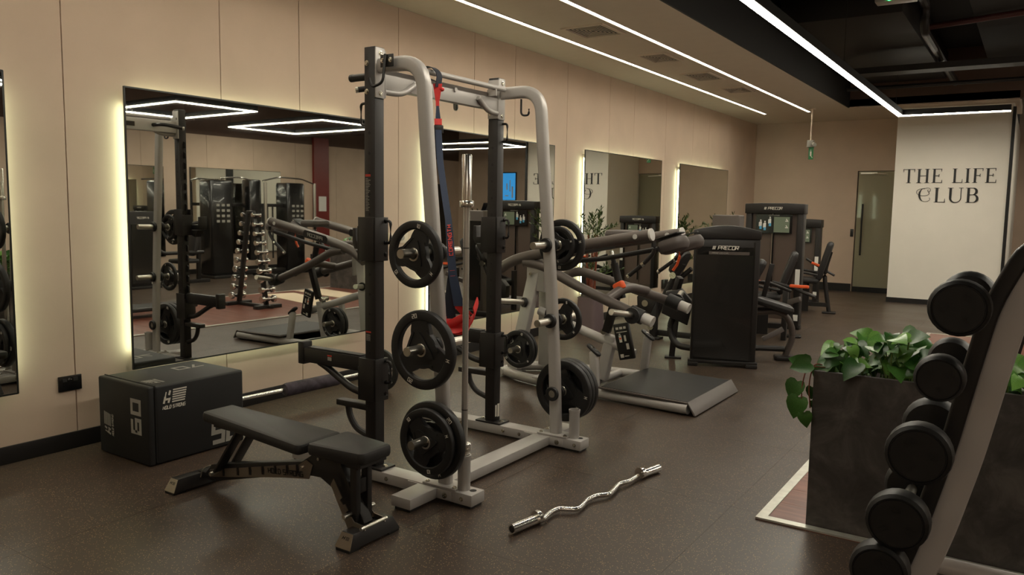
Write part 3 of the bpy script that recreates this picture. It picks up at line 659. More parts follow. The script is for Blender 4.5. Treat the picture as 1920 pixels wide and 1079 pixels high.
# cross beams and the pull-up assembly
obj('cross_beam', MB().box(2.30, 2.42, YN+.066, YF-.066, .016, .074), 'silver', rack, bevel=.005)
obj('head_beam', MB().box(1.935, 1.985, YN+.036, YF-.036, 2.18, 2.285), 'silver', rack, bevel=.006)
obj('end_plate', MB().box(1.905, 1.99, YN+.036, YN+.044, 2.13, 2.38).box(1.905, 1.99, YF-.044, YF-.036, 2.13, 2.38), 'silver', rack, bevel=.002)
pb = obj('pull_up_bar', MB().cyl((2.035,YN+.044,2.312), (2.035,YF-.044,2.312), .0165, 16), 'silver', rack)
obj('bar_bracket', MB().box(1.98, 2.05, YF-.16, YF-.15, 2.26, 2.30), 'silver', pb); obj('bolt', MB().cyl((1.985,3.85,2.255), (1.997,3.85,2.255), .014, 12), 'silver', pb)
for s, y0 in ((1, YN+.044), (-1, YF-.044)):
    obj('angled_grip', MB().tube(fillet([(1.975,y0,2.165),(1.995,y0+s*.13,2.165),(2.0,y0+s*.235,2.235)], .07, 6), .0175, 14), 'silver', rack)
    g = obj('forward_grip', MB().tube(fillet([(1.94,y0+s*.22,2.235),(1.79,y0+s*.20,2.235),(1.70,y0+s*.08,2.205)], .06, 5), .0165, 12), 'black_metal', rack)
    obj('grip_cap', MB().cyl((1.70,y0+s*.08,2.205), (1.692,y0+s*.07,2.2025), .0172, 12), 'steel', g)
obj('beam_badge', MB().box(1.932, 1.935, 3.66, 3.92, 2.21, 2.25), 'black_gloss', rack, smooth=0)
m = MB(); write(m, 'PRECOR', frame_m((1.9318,3.79,2.22), (0,-1,0), (0,0,1)), .02, slant=.2); obj('lettering', m, 'white_print', rack, smooth=0)
obj('grip_sleeve', MB().cyl((1.79,YN,2.245), (1.905,YN,2.245), .02, 14).cyl((1.77,YN,2.245), (1.79,YN,2.245), .021, 14), 'black_metal', rack)

for ch in rack.children:
    if ch.name.split('.')[0] in ('upright','bar_catch','arm_carriage','spotter_arm','band_hook','head_beam','end_plate','pull_up_bar','angled_grip','forward_grip','beam_badge','lettering','grip_sleeve','accessory_hook'):
        ch.location.x -= .023
# ================================================================== weight plates
PLATES = {}
def plate(R, th, kg, loc, label, spin=0.0, flip=False, axis='Y'):
    key = (R, th, kg)
    if key not in PLATES:
        t = thing('weight_plate', label, 'weight plate', (0,0,0)); ri = .74*R; h = th/2
        m = MB().lathe([(ri,-h*.55),(ri+.006,-h*.9),(ri+.018,-h),(R-.012,-h),(R-.004,-h*.85),(R,-h*.5),(R,h*.5),(R-.004,h*.85),(R-.012,h),(ri+.018,h),(ri+.006,h*.9),(ri,h*.55)], seg=48)
        # rounded three-sided web reaching the rim at three corners
        poly = []
        for k in range(36):
            a = 2*PI*k/36; q = (a*3/(2*PI)) % 1; d = abs(q-.5)*2
            e = min(1, max(0, (d-.30)/.45)); e = e*e*(3-2*e); e = R*(.47+.29*e); poly.append((e*math.sin(a), e*math.cos(a)))
        m.prism(poly, (0, h*.6, 0), (1,0,0), (0,0,1), th*.6)
        tri = []
        for k in range(36):
            a = 2*PI*k/36; q = (a*3/(2*PI)) % 1; d = abs(q-.5)*2
            tri.append((R*(.24+.20*d**2.2)*math.sin(a), R*(.24+.20*d**2.2)*math.cos(a)))
        m.prism(tri, (0, h, 0), (1,0,0), (0,0,1), th)
        for q in range(3):   # raised grips along the web edges
            a = 2*PI*q/3+PI/3; c_, s_ = math.cos(a), math.sin(a); n = len(m.v)
            m.bar((-.30*R, 0, .42*R), (.30*R, 0, .42*R), th*.8, .035*R+.006); m.xf(rot('Y', a), n)
        obj('plate_body', m, 'rubber', t)
        obj('hub_ring', MB().lathe([(.0255,-h-.002),(.033,-h-.002),(.036,-h+.002),(.036,h-.002),(.033,h+.002),(.0255,h+.002)], seg=28), 'steel', t)
        m = MB()
        for txt, a in ((kg, .12), (kg, 2.62), ('M', 4.4)):
            for fs in (-1, 1):
                M = rot('Y', a*fs) @ frame_m((0, fs*h, .855*R-.008), (-fs,0,0), (0,0,1))
                write(m, txt, M, .085*R+.002, th=.0014)
        obj('lettering', m, 'white_print', t, smooth=0); PLATES[key] = t
    else:
        t = copy_tree(PLATES[key]); tag(t, label, 'weight plate')
    t['group'] = 'black rubber grip plates'; t.location = loc
    t.rotation_euler = (0, spin, PI if flip else 0) if axis == 'Y' else (0, spin, PI/2)
    return t
plate(.172, .036, '10', (2.347, YN-.152, 1.305), 'ten kilo plate on the highest peg facing the viewer', .35)
plate(.206, .044, '20', (2.390, YN-.14, .818), 'large twenty kilo plate on the middle peg facing the viewer', -.12)
plate(.206, .044, '20', (2.418, YN-.096, .340), 'large twenty kilo plate behind a smaller one on the lowest near peg', .9)
plate(.176, .036, '10', (2.418, YN-.140, .340), 'ten kilo plate stacked before a larger one on the lowest near peg', -.7)
plate(.125, .028, '5', (2.347, YF+.12, 1.306), 'small plate on the upper far peg beside the ten kilo plate', .6, True)
plate(.172, .036, '10', (2.347, YF+.168, 1.306), 'ten kilo plate on the upper far peg of the rack', .5, True)
plate(.14, .03, '5', (2.390, YF+.13, .819), 'five kilo plate on the middle far peg of the rack', -.4, True)
plate(.206, .044, '20', (2.418, YF+.11, .344), 'innermost large plate of three on the lowest far peg', .2, True)
plate(.206, .0441, '20', (2.418, YF+.156, .344), 'middle large plate of three on the lowest far peg', 1.1, True)
plate(.206, .0442, '20', (2.418, YF+.202, .344), 'outermost large plate of three on the lowest far peg', 2.2, True)

# ================================================================== barbell standing in the holder
bb = thing('barbell', 'chrome barbell standing upright in the rack holder', 'barbell', (2.553, YN, .08))
X0, Y0 = 2.553, YN
obj('shaft', MB().cyl((X0,Y0,.30), (X0,Y0,1.56), .0162, 20), 'bar_steel', bb)
obj('knurling', MB().cyl((X0,Y0,1.23), (X0,Y0,1.52), .0167, 20).cyl((X0,Y0,.36), (X0,Y0,.58), .0167, 20), 'bar_steel', bb)
obj('knurl_ring', MB().cyl((X0,Y0,1.338), (X0,Y0,1.344), .0171, 20).cyl((X0,Y0,.50), (X0,Y0,.506), .0171, 20), 'black_metal', bb)
obj('sleeve', MB().lathe([(.025,1.58),(.025,1.805),(.0225,1.812),(0.001,1.812)], (X0,Y0,0), (0,0,1), 28, closed=False).lathe([(.0245,.10),(.0245,.285)], (X0,Y0,0), (0,0,1), 28, closed=False), 'chrome', bb)
obj('collar', MB().lathe([(.0145,1.545),(.035,1.548),(.037,1.552),(.037,1.575),(.034,1.58),(.0145,1.58)], (X0,Y0,0), (0,0,1), 28).lathe([(.0145,.283),(.034,.285),(.036,.289),(.036,.318),(.033,.322),(.0145,.322)], (X0,Y0,0), (0,0,1), 28), 'chrome', bb)

# ================================================================== suspension trainer
st = thing('suspension_trainer', 'navy and red suspension trainer hanging from the pull-up bar', 'suspension trainer', (2.3, 3.4, .9))
def strap(pts, w, th, m, name, par, wdir=(.5,.86,0)):
    """flat webbing through pts"""
    wd = V(wdir).normalized(); P = [V(p) for p in pts]; mb = MB(); vs = []
    for i, p in enumerate(P):
        t = (P[min(i+1,len(P)-1)]-P[max(i-1,0)]).normalized(); nrm = t.cross(wd).normalized(); ww = w if not callable(w) else w(i/(len(P)-1))
        vs += [p-wd*ww/2-nrm*th/2, p+wd*ww/2-nrm*th/2, p+wd*ww/2+nrm*th/2, p-wd*ww/2+nrm*th/2]
    fs = [(i*4+j, i*4+(j+1)%4, (i+1)*4+(j+1)%4, (i+1)*4+j) for i in range(len(P)-1) for j in range(4)] + [(3,2,1,0), tuple((len(P)-1)*4+j for j in range(4))]
    mb.add(vs, fs); return obj(name, mb, m, par)
WD = (.79,.61,0); AX, AY = 2.06, 3.565
strap(fillet([(AX-.02,AY-.01,2.262),(1.985,3.545,2.285),(1.965,3.54,2.34),(2.03,3.56,2.342),(AX+.01,AY+.01,2.30),(AX+.003,AY,2.225)], .03, 4), .048, .004, 'navy_dark', 'anchor_loop', st, (0,1,0))
strap([(AX,AY,2.245),(AX,AY,2.20),(AX,AY,2.15)], lambda q: .054-.03*q, .008, 'red', 'anchor_tab', st, WD)
obj('anchor_hook', MB().ball((AX+.012,AY+.02,2.215), .018, 10, (1,1,.7)), 'red', st)
strap([(AX,AY,2.15),(AX+.003,AY-.002,2.115)], .02, .006, 'red', 'hook_tab', st, WD)
strap([(AX+.003,AY-.002,2.12),(AX+.02,AY-.018,2.04)], lambda q: .016+.014*q, .005, 'navy', 'top_strap', st, WD)
strap([(AX+.02,AY-.018,2.045),(AX+.027,AY-.025,2.01)], .042, .008, 'red', 'strap_loop', st, WD)
obj('buckle', MB().box(-.03,.03,-.012,.012,-.022,.022).xf(Matrix.Translation((2.093,3.532,1.985)) @ rot('Z', .66)), 'black_plastic', st, bevel=.005)
strap([(2.085,3.515,1.985),(2.075,3.50,1.85),(2.078,3.495,1.72),(2.083,3.50,1.64)], .05, .006, 'navy_dark', 'folded_strap', st, WD)
line_ = [(2.10,3.525,1.98),(2.20,3.42,1.79),(2.265,3.37,1.65),(2.34,3.318,1.48),(2.383,3.283,1.34),(2.425,3.248,1.20),(2.45,3.25,1.10),(2.465,3.255,1.03)]
strap(line_, lambda q: .036+.034*max(0,q-.45), .005, 'navy', 'handle_strap', st, WD)
strap([(2.400,3.282,1.245),(2.398,3.270,1.16),(2.404,3.255,1.06),(2.408,3.248,.96)], lambda q: .03+.035*q, .005, 'navy_dark', 'handle_strap', st, WD)
p0, p1 = V((2.346,3.313,1.46)), V((2.401,3.268,1.28)); dn = (p1-p0).normalized(); wd = V(WD).normalized()
nf = wd.cross(dn).normalized(); nf = nf if nf.y < 0 else -nf
m = MB(); xa = -dn; ya = nf.cross(xa)
write(m, 'CORENGTH', frame_m(p0.lerp(p1,.5)+nf*.006-ya*.009, xa, ya), .018, w=.0145, gap=.0075, weight=.0042, th=.0015); obj('lettering', m, 'red_print', st, smooth=0)
m = MB()
for q_ in (.0, .03): stroke(m, [(-.013,-q_),(.013,-q_)], .0015, frame_m(V((2.422,3.25,1.215))+nf*.004, ya, -dn), .001)
obj('stitching', m, 'red_print', st, smooth=0)
# red padded grip and foot cradles around it
def band(c, rad, a0, a1, w, nm, tilt=0.0, sq=1.0):
    pts = [V(c)+V((wd.x*rad*math.cos(a), wd.y*rad*math.cos(a), rad*sq*math.sin(a)+tilt*math.cos(a))) for a in [a0+(a1-a0)*k/16 for k in range(17)]]
    nn = V((wd.y,-wd.x,0)); strap(pts, w, .006, 'red', nm, st, (nn.x*.7-wd.x*.25,nn.y*.7-wd.y*.25,-.62))
obj('handle_grip', MB().tube([(2.40,3.25,.925),(2.49,3.305,.98)], .023, 14), 'red', st)
band((2.452,3.285,.995), .082, PI*1.02, PI*2.12, .085, 'foot_cradle', .02)
band((2.447,3.29,.97), .072, PI*.95, PI*1.75, .07, 'foot_cradle', .0)
strap([(2.46,3.258,1.06),(2.47,3.265,1.02),(2.49,3.29,.985)], .062, .006, 'red', 'cradle_tab', st, WD)

# ================================================================== adjustable bench
bn = thing('weight_bench', 'black adjustable weight bench in the left foreground', 'bench', (1.85, 2.57, 0))
YB = 2.575
def pad(x0, x1, w0, w1, z, th, name, slope=0.0):
    """tapered cushion along x"""
    m = MB().rbox(x0, x1, -.5, .5, z-th, z, .028)
    for v in m.v:
        q = (v.x-x0)/(x1-x0); w = w0+(w1-w0)*q
        lim = w/2; v.y = YB + (v.y/.5)*lim if abs(v.y) < .45 else YB+math.copysign(lim-(.5-abs(v.y)), v.y)
        v.z += slope*(v.x-x0)
    return obj(name, m, 'vinyl', bn)
bp_ = pad(1.355, 2.155, .20, .29, .455, .055, 'back_pad', -.035)
sp_ = pad(2.195, 2.525, .27, .205, .445, .06, 'seat_pad', .0)
obj('pad_board', MB().box(1.45, 2.14, YB-.09, YB+.09, .385, .40), 'black_plastic', bp_); obj('pad_board', MB().box(2.22, 2.5, YB-.085, YB+.085, .368, .386), 'black_plastic', sp_, smooth=0)
# main spine: rear base to hinge, then the curved front leg
obj('spine', MB().prism([(1.27,.075),(1.34,.145),(2.05,.30),(2.16,.372),(2.30,.372),(2.34,.30),(2.47,.085),(2.42,.06),(2.36,.10),(2.26,.21),(2.18,.245),(2.05,.235),(1.38,.06)], (0,YB+.03,0), (1,0,0), (0,0,1), .06), 'black_metal', bn, bevel=.006)
for s in (-1, 1):
    y0 = YB+s*.034; 
    poly = [(1.33,.075),(1.33,.115)]
    for x in (1.45, 1.57, 1.67, 1.77, 1.865, 1.955, 2.03):
        z = .13+(x-1.40)*.235
        poly += [(x-.014,z),(x-.014,z-.012),(x-.012,z-.04),(x+.008,z-.04),(x+.010,z-.012),(x+.006,z+.004)]
    poly += [(2.09,.318),(2.135,.30),(2.105,.225),(1.9,.19)]
    obj('ladder_plate', MB().prism(poly, (0,y0+.003,0), (1,0,0), (0,0,1), .005), 'steel_plate', bn, smooth=0)
m = MB(); write(m, 'HOLD STRONG', frame_m((1.94,YB-.0372,.213), (1,0,.12), (-.0,0,1)), .024, w=.0175, gap=.0075, weight=.0052, th=.001); obj('lettering', m, 'frame_black', bn, smooth=0)
obj('adjuster_strut', MB().bar((1.42,YB-.048,.13), (1.62,YB-.048,.39), .014, .06, (0,1,0)).bar((1.42,YB+.048,.13), (1.62,YB+.048,.39), .014, .06, (0,1,0)).box(1.58,1.70,YB-.055,YB+.055,.375,.397), 'black_metal', bn, bevel=.002)
obj('adjuster_pin', MB().cyl((1.40,YB-.085,.118), (1.40,YB+.085,.118), .010, 12), 'steel', bn)
obj('adjuster_grip', MB().tube(fillet([(1.355,YB-.11,.1),(1.375,YB-.11,.15),(1.375,YB-.06,.155)], .02, 3), .003, 6), 'steel', bn)
for x0, x1, yh, nm in ((1.165, 1.255, .20, 'rear_foot'), (2.415, 2.515, .165, 'front_foot')):
    xc = (x0+x1)/2; hw = (x1-x0)/2
    # trapezoid box with sloped ends
    vs = [(x0,YB-yh,.012),(x1,YB-yh,.012),(x1,YB+yh,.012),(x0,YB+yh,.012),(x0+.014,YB-yh+.035,.078),(x1-.014,YB-yh+.035,.078),(x1-.014,YB+yh-.035,.078),(x0+.014,YB+yh-.035,.078)]
    f_ = obj(nm, MB().add(vs, [(0,3,2,1),(4,5,6,7),(0,1,5,4),(1,2,6,5),(2,3,7,6),(3,0,4,7)]), 'black_metal', bn, bevel=.003)
    Mx = frame_m((xc, YB-yh-.0005, .012), (1,0,0), (0,.035,.066))
    obj('end_cap', MB().prism([(-hw+.002,.002),(hw-.002,.002),(hw-.015,.072),(-hw+.015,.072)], Mx.translation, Mx.col[0].to_3d(), Mx.col[1].to_3d(), .002), 'steel_plate', f_, smooth=0)
    m = MB(); M2 = Mx @ Matrix.Translation((0,.042,.0022))
    write(m, 'H', M2 @ Matrix.Translation((-.014,0,0)), .014, w=.012, weight=.004, slant=.4, th=.0006)
    for k in range(5): stroke(m, [(.002,k*.0032),(.022,k*.0032)], .002, M2, .0006)
    obj('emblem', m, 'frame_black', f_, smooth=0)
    obj('rubber_foot', MB().box(x0+.008, x1-.008, YB-yh, YB-yh+.07, 0, .012).box(x0+.008, x1-.008, YB+yh-.07, YB+yh, 0, .012), 'rubber', f_, smooth=0)
obj('rear_link', MB().box(1.21, 1.34, YB-.025, YB+.025, .05, .085), 'black_metal', bn, bevel=.004)
obj('seat_post', MB().box(2.40, 2.44, YB-.052, YB-.022, .09, .37).box(2.40, 2.44, YB+.022, YB+.052, .09, .37).box(2.405, 2.435, YB-.022, YB+.022, .22, .29).box(2.38, 2.46, YB-.06, YB+.06, .345, .37), 'black_metal', bn, bevel=.003)
for s in (-1, 1):
    obj('seat_ladder', MB().prism([(2.29,.245),(2.31,.28),(2.365,.20),(2.35,.185),(2.37,.165),(2.385,.172),(2.40,.145),(2.385,.13),(2.40,.11),(2.42,.12),(2.44,.10),(2.50,.095),(2.51,.075),(2.43,.05),(2.40,.06)], (0,YB+s*.066+.003,0), (1,0,0), (0,0,1), .005), 'steel_plate', bn, smooth=0)
obj('carry_handle', MB().cyl((2.50,YB-.085,.085), (2.50,YB+.085,.085), .009, 12), 'steel', bn)
obj('seat_pin', MB().cyl((2.405,YB-.10,.125), (2.405,YB-.05,.125), .011, 12).cyl((2.405,YB+.05,.125), (2.405,YB+.10,.125), .011, 12), 'steel', bn)
obj('bolt', MB().cyl((2.18,YB-.045,.34), (2.18,YB+.045,.34), .008, 8).cyl((2.06,YB-.045,.275), (2.06,YB+.045,.275), .007, 8), 'bolt', bn)

# ================================================================== jump box
jb = thing('jump_box', 'black soft jump box with grey numbers against the left wall', 'jump box', (.47, 2.9, 0))
bx0, bx1, by0, by1, bz = .205, .735, 2.56, 3.22, .475
obj('box_body', MB().box(bx0, bx1, by0+.045, by1, .004, bz), 'box_black', jb, bevel=.014, seg=3)
obj('end_flap', MB().box(bx0-.002, bx1+.002, by0, by0+.043, .004, bz+.003), 'box_black', jb, bevel=.012, seg=3)
obj('piping', MB().tube([(bx0,by0+.044,bz+.003),(bx1,by0+.044,bz+.003)], .004, 6).tube([(bx1+.002,by0+.044,.02),(bx1+.002,by0+.044,bz)], .004, 6), 'rubber', jb)
obj('grip_strap', MB().box(bx0+.2, bx0+.3, by1, by1+.012, .2, .32), 'black_plastic', jb, bevel=.004)
def emblem(m, M, s):
    """striped flag emblem with a slanted h and the maker's line below"""
    for k in range(6): stroke(m, [(s*(.42+.06*k/5.), s*(.30+.105*k)), (s*(1.05+.10*k/5.), s*(.30+.105*k))], s*.06, M, .0008)
    stroke(m, [(s*.02,s*.28),(s*.10,s*.58)], s*.09, M, .0008); stroke(m, [(s*.06,s*.45),(s*.30,s*.45),(s*.24,s*.28)], s*.09, M, .0008); stroke(m, [(s*.28,s*.62),(s*.34,s*.82)], s*.09, M, .0008)
    stroke(m, [(s*.10,s*.58),(s*.15,s*.78)], s*.05, M, .0008)
    write(m, 'HOLD STRONG', M @ Matrix.Translation((s*.50,s*.02,0)), s*.14, w=s*.075, gap=s*.03, weight=s*.028, th=.0008, slant=.25)
m = MB(); emblem(m, frame_m((bx1+.001,2.655,.325), (0,1,0), (0,0,1)), .135); obj('emblem', m, 'white_print', jb, smooth=0)
m = MB(); write(m, '50', frame_m((bx1+.001,3.075,.045), (0,1,0), (0,0,1)), .125, w=.075, gap=.035, weight=.028, th=.0008, slant=.08); obj('lettering', m, 'grey_print', jb, smooth=0)
m = MB(); write(m, '60', frame_m((bx1-.085,by0-.001,.285), (0,0,1), (-1,0,0)), .085, w=.075, gap=.04, weight=.023, th=.0008); obj('lettering', m, 'grey_print', jb, smooth=0)
m = MB(); emblem(m, frame_m((bx0+.16,by0-.001,.13), (0,0,1), (-1,0,0)) , .12); obj('emblem', m, 'grey_print', jb, smooth=0)
m = MB(); write(m, '70', frame_m((bx0+.14,3.06,bz+.0005), (0,-1,0), (1,0,0)), .075, w=.075, gap=.03, weight=.016, th=.0006); obj('lettering', m, 'grey_print', jb, smooth=0)
m = MB(); emblem(m, frame_m((bx1-.08,2.72,bz+.0005), (-1,0,0), (0,-1,0)), .10); obj('emblem', m, 'grey_print', jb, smooth=0)

# ================================================================== barbell lying along the wall with a pad and plates
xb = .46
fb = thing('barbell', 'barbell lying on the floor along the wall with a dark foam pad', 'barbell', (xb, 4.1, .2))
zb = .176
obj('shaft', MB().cyl((xb-.10,3.35,zb), (xb,4.78,zb), .0142, 16), 'chrome', fb); obj('sleeve', MB().cyl((xb-.103,3.30,zb), (xb-.13,2.99+.28,zb), .025, 18).cyl((xb,4.78,zb), (xb+.03,5.10,zb), .025, 18), 'chrome', fb)
obj('collar', MB().cyl((xb-.002,4.76,zb), (xb,4.79,zb), .037, 18), 'chrome', fb)
obj('foam_pad', MB().tube([(xb-.062,3.84,zb),(xb-.06,3.86,zb),(xb-.032,4.33,zb),(xb-.031,4.35,zb)], .05, 18, scale=[.86,1,1,.86]), 'camo', fb)
plate(.176, .036, '10', (xb+.004, 4.815, zb), 'plate on the far end of the barbell lying along the wall', .3)
plate(.176, .036, '10', (xb-.105, 3.315, zb), 'plate on the near end of the barbell, behind the jump box', .8)

# ================================================================== ez curl bar
ez = thing('curl_bar', 'chrome zigzag curl bar lying on the rubber floor', 'curl bar', (3.08, 3.6, 0))
zc = .026
path = [(3.038, 3.196), (3.02, 3.309), (3.029, 3.367), (3.113, 3.411), (3.106, 3.476), (3.088, 3.555), (3.101, 3.64), (3.149, 3.694), (3.137, 3.784), (3.119, 3.874), (3.149, 3.948), (3.15, 4.059)]
obj('shaft', MB().tube(fillet([(x,y,zc) for x, y in path], .022, 4), .0135, 14), 'chrome', ez)
for (x0,y0),(x1,y1) in (((2.978,3.01),(3.012,3.19)), ((3.155,4.09),(3.192,4.255))):
    obj('sleeve', MB().cyl((x0,y0,zc), (x1,y1,zc), .0245, 24), 'chrome', ez)
for (x0,y0),(x1,y1) in (((3.008,3.175),(3.013,3.20)), ((3.152,4.075),(3.157,4.10))):
    obj('collar', MB().cyl((x0,y0,zc+.008), (x1,y1,zc+.008), .034, 24), 'chrome', ez)
for (x0,y0),(x1,y1) in (((2.978,3.01),(2.9777,3.0085)), ((3.192,4.255),(3.1923,4.2565))): obj('end_cap', MB().cyl((x0,y0,zc), (x1,y1,zc), .017, 18), 'frame_black', ez)

# ================================================================== plate-loaded squat machine
sq = thing('squat_machine', 'plate-loaded squat machine with a foot platform behind the rack', 'gym machine', (1.9, 6.05, 0))
YA, YC, YZ = 5.70, 6.05, 6.45
obj('base_rail', MB().tube(fillet([(.95,5.92,.05),(1.2,5.80,.05),(1.75,5.68,.05),(2.86,5.60,.05)], .2, 5), .042, 14), 'silver', sq)
obj('base_rail', MB().tube(fillet([(.95,6.20,.05),(1.2,6.38,.05),(1.75,6.50,.05),(2.86,6.56,.05)], .2, 5), .042, 14), 'silver', sq)
obj('base_tube', MB().cyl((1.86,5.69,.055), (1.86,6.49,.055), .034, 12), 'silver', sq); obj('base_tube', MB().cyl((.95,5.85,.05), (.95,6.28,.05), .042, 12), 'silver', sq)
obj('rail_bracket', MB().box(1.42, 1.58, 5.66, 5.80, .085, .10), 'silver', sq, bevel=.003)
# foot platform with lip
fp = obj('foot_platform', MB().prism([(2.10,.105),(2.85,.085),(2.86,.10),(2.10,.12)], (0,6.58,0), (1,0,0), (0,0,1), 1.0), 'graphite', sq, bevel=.003)
for v in fp.data.vertices: pass
obj('grip_mat', MB().prism([(2.12,.12),(2.855,.10),(2.855,.103),(2.12,.123)], (0,6.56,0), (1,0,0), (0,0,1), .96), 'rubber', fp, smooth=0)
obj('platform_lip', MB().prism([(2.855,.104),(2.865,.108),(2.93,.012),(2.915,.008)], (0,6.59,0), (1,0,0), (0,0,1), 1.02), 'silver_dark', sq, bevel=.003)
# two short handle posts with oval caps
for (x0,y0,z0),(x1,y1,z1) in (((2.04,5.66,.06),(2.005,5.68,.385)), ((2.08,6.52,.06),(2.13,6.48,.42))):
    p = obj('handle_post', MB().bar((x0,y0,z0), (x1,y1,z1), .05, .075, (1,0,0)), 'silver', sq, bevel=.015, seg=3)
    c_ = obj('post_cap', MB().rbox(-.075, .075, -.035, .035, -.012, .012, .034).xf(Matrix.Translation((x1,y1,z1+.01)) @ rot('Y', .62)), 'rubber', p)
    obj('bolt', MB().cyl((x1-.012,y1,z1+.02),(x1-.006,y1,z1+.032),.012,10).cyl((x1+.018,y1,z1+.0),(x1+.026,y1,z1+.01),.012,10), 'bolt', p)
# rear A-frame carrying the pivots
obj('frame_post', MB().bar((1.08,5.90,.09), (1.25,5.98,1.0), .075, .12, (1,0,0)), 'silver', sq, bevel=.012, seg=3)
obj('frame_post', MB().bar((1.22,6.22,.09), (1.27,6.12,.98), .075, .12, (1,0,0)), 'silver', sq, bevel=.012, seg=3)
obj('frame_head', MB().prism([(1.17,.82),(1.36,.80),(1.36,1.13),(1.24,1.18),(1.17,1.05)], (0,6.16,0), (1,0,0), (0,0,1), .22), 'silver', sq, bevel=.012, seg=3)
obj('bolt', MB().cyl((1.22,5.935,.96),(1.22,5.925,.96),.014,10), 'bolt', sq)
obj('lower_tube', MB().tube(fillet([(1.25,6.05,.62),(1.64,6.05,.50),(2.10,6.05,.365),(2.2,6.05,.33)], .15, 5), .04, 14), 'silver', sq)
obj('front_column', MB().bar((1.90,6.05,.07), (1.98,6.05,.47), .075, .10, (1,0,0)), 'silver', sq, bevel=.014, seg=3)
obj('pivot_bolt', MB().cyl((1.925,5.995,.50),(1.925,6.10,.50),.026,16), 'bolt', sq)
# upper arms
for ya in (YA+.05, YZ-.05):
    a_ = obj('upper_arm', MB().tube(fillet([(.97,ya,.98),(1.15,ya,1.09),(1.45,ya,1.165),(1.85,ya,1.25),(2.44,ya,1.352)], .25, 6), .047, 16), 'graphite', sq)
    obj('arm_cap', MB().cyl((2.44,ya,1.352),(2.456,ya,1.355),.050,20).cyl((2.33,ya-.048,1.335),(2.33,ya-.052,1.335),.02,14), 'cap_grey', a_)
    m = MB(); write(m, 'PRECOR', frame_m((1.66,ya-.0485,1.196), (.985,0,.17), (-.17,0,.985)), .032, w=.03, gap=.011, weight=.005, slant=.2, th=.002)
    obj('name_badge', MB().prism([(-.17,-.03),(.17,-.03),(.19,-.01),(.19,.03),(.17,.05),(-.17,.05),(-.19,.03),(-.19,-.01)], V((1.66,ya-.046,1.20)), V((.985,0,.17)), V((-.17,0,.985)), .0015), 'black_metal', a_, smooth=0)
    obj('lettering', m, 'grey_print', a_, smooth=0)
    # shoulder pad
    s = -1 if ya < YC else 1
    pd = obj('shoulder_pad', MB().rbox(-.135,.135,-.085,.085,-.06,.06,.08,5).xf(Matrix.Translation((2.565,ya-s*.17,1.272)) @ rot('Z', s*.25) @ rot('Y', -.30)), 'pad_grey', sq)
    obj('pad_plate', MB().box(-.10,.12,-.055,.055,.062,.074).xf(Matrix.Translation((2.545,ya-s*.16,1.275)) @ rot('Z', s*.25) @ rot('Y', -.30)), 'black_plastic', pd, bevel=.004)
    obj('handle_bar', MB().tube(fillet([(2.47,ya,1.30),(2.48,ya,1.22),(2.40,ya,1.13),(2.26,ya-s*.02,1.02)], .05, 5), .017, 12), 'black_metal', a_)
    obj('handle_cap', MB().cyl((2.395,ya,1.125),(2.375,ya,1.11),.020,12).cyl((2.26,ya-s*.02,1.02),(2.245,ya-s*.02,1.008),.019,12), 'bolt', a_)
    # lower arms with loading pegs
    la = obj('lower_arm', MB().tube(fillet([(1.27,ya,1.08),(1.45,ya,1.06),(1.80,ya,.90),(2.40,ya,.69)] if s < 0 else [(1.27,ya,.90),(1.45,ya,.98),(1.95,ya,.86),(2.45,ya,.735)], .2, 7), .042, 16), 'graphite', sq)
    e = V((2.40,ya,.69)) if s < 0 else V((2.45,ya,.735))
    obj('arm_cap', MB().cyl(e, e+V((.07,0,-.022)), .044, 18).cyl(e+V((.07,0,-.022)), e+V((.085,0,-.027)), .046, 18), 'cap_grey', la)
    obj('arm_clamp', MB().cyl(e+V((-.11,0,.038)), e+V((.0,0,0)), .060, 18), 'rubber', la)
    q = e+V((-.06,0,.02))
    pe = obj('loading_peg', MB().cyl(q+V((0,s*.05,0)), q+V((-.06,s*.33,.05)), .025, 18), 'steel', la)
    obj('rubber_collar', MB().lathe([(.027,0),(.065,0),(.065,.02),(.027,.02)], q+V((0,s*.07,0)), (0,s,0), 20), 'rubber', pe)
obj('cross_tube', MB().tube(fillet([(2.06,YA+.05,.80),(2.10,YC,.90),(2.14,YZ-.05,.83)], .25, 6), .042, 14), 'graphite', sq)
obj('upper_cross_tube', MB().cyl((1.38,YA+.05,1.14),(1.38,YZ-.05,1.14), .035, 12), 'graphite', sq)
obj('seat_wedge', MB().rbox(1.93,2.2,5.93,6.17,1.30,1.375,.05), 'pad_grey', sq)
obj('gas_shock', MB().cyl((2.00,6.02,1.09),(2.07,6.02,.87), .033, 14).cyl((1.985,6.02,1.14),(2.0,6.02,1.09), .020, 12).cyl((2.07,6.02,.87),(2.09,6.02,.80), .028, 12), 'black_metal', sq)
obj('shock_rod', MB().cyl((1.97,6.02,1.2),(1.995,6.02,1.10), .017, 12), 'chrome', sq)
lv = obj('release_lever', MB().bar((1.955,6.0,.50),(2.06,5.98,.86), .05, .07, (1,0,0)), 'black_metal', sq, bevel=.006)
obj('lever_grip', MB().rbox(-.055,.055,-.03,.03,-.035,.035,.028).xf(Matrix.Translation((2.075,5.975,.905)) @ rot('Y', -.5)), 'orange', lv)
obj('cable_run', MB().tube([(1.38,YA+.1,1.06),(2.0,YA+.14,1.14),(2.48,YA+.12,1.24)], .021, 10), 'black_metal', sq)
obj('red_release', MB().tube([(2.52,6.15,1.23),(2.53,6.15,1.17),(2.51,6.15,1.10),(2.475,6.15,1.05)], .012, 8), 'orange', sq)
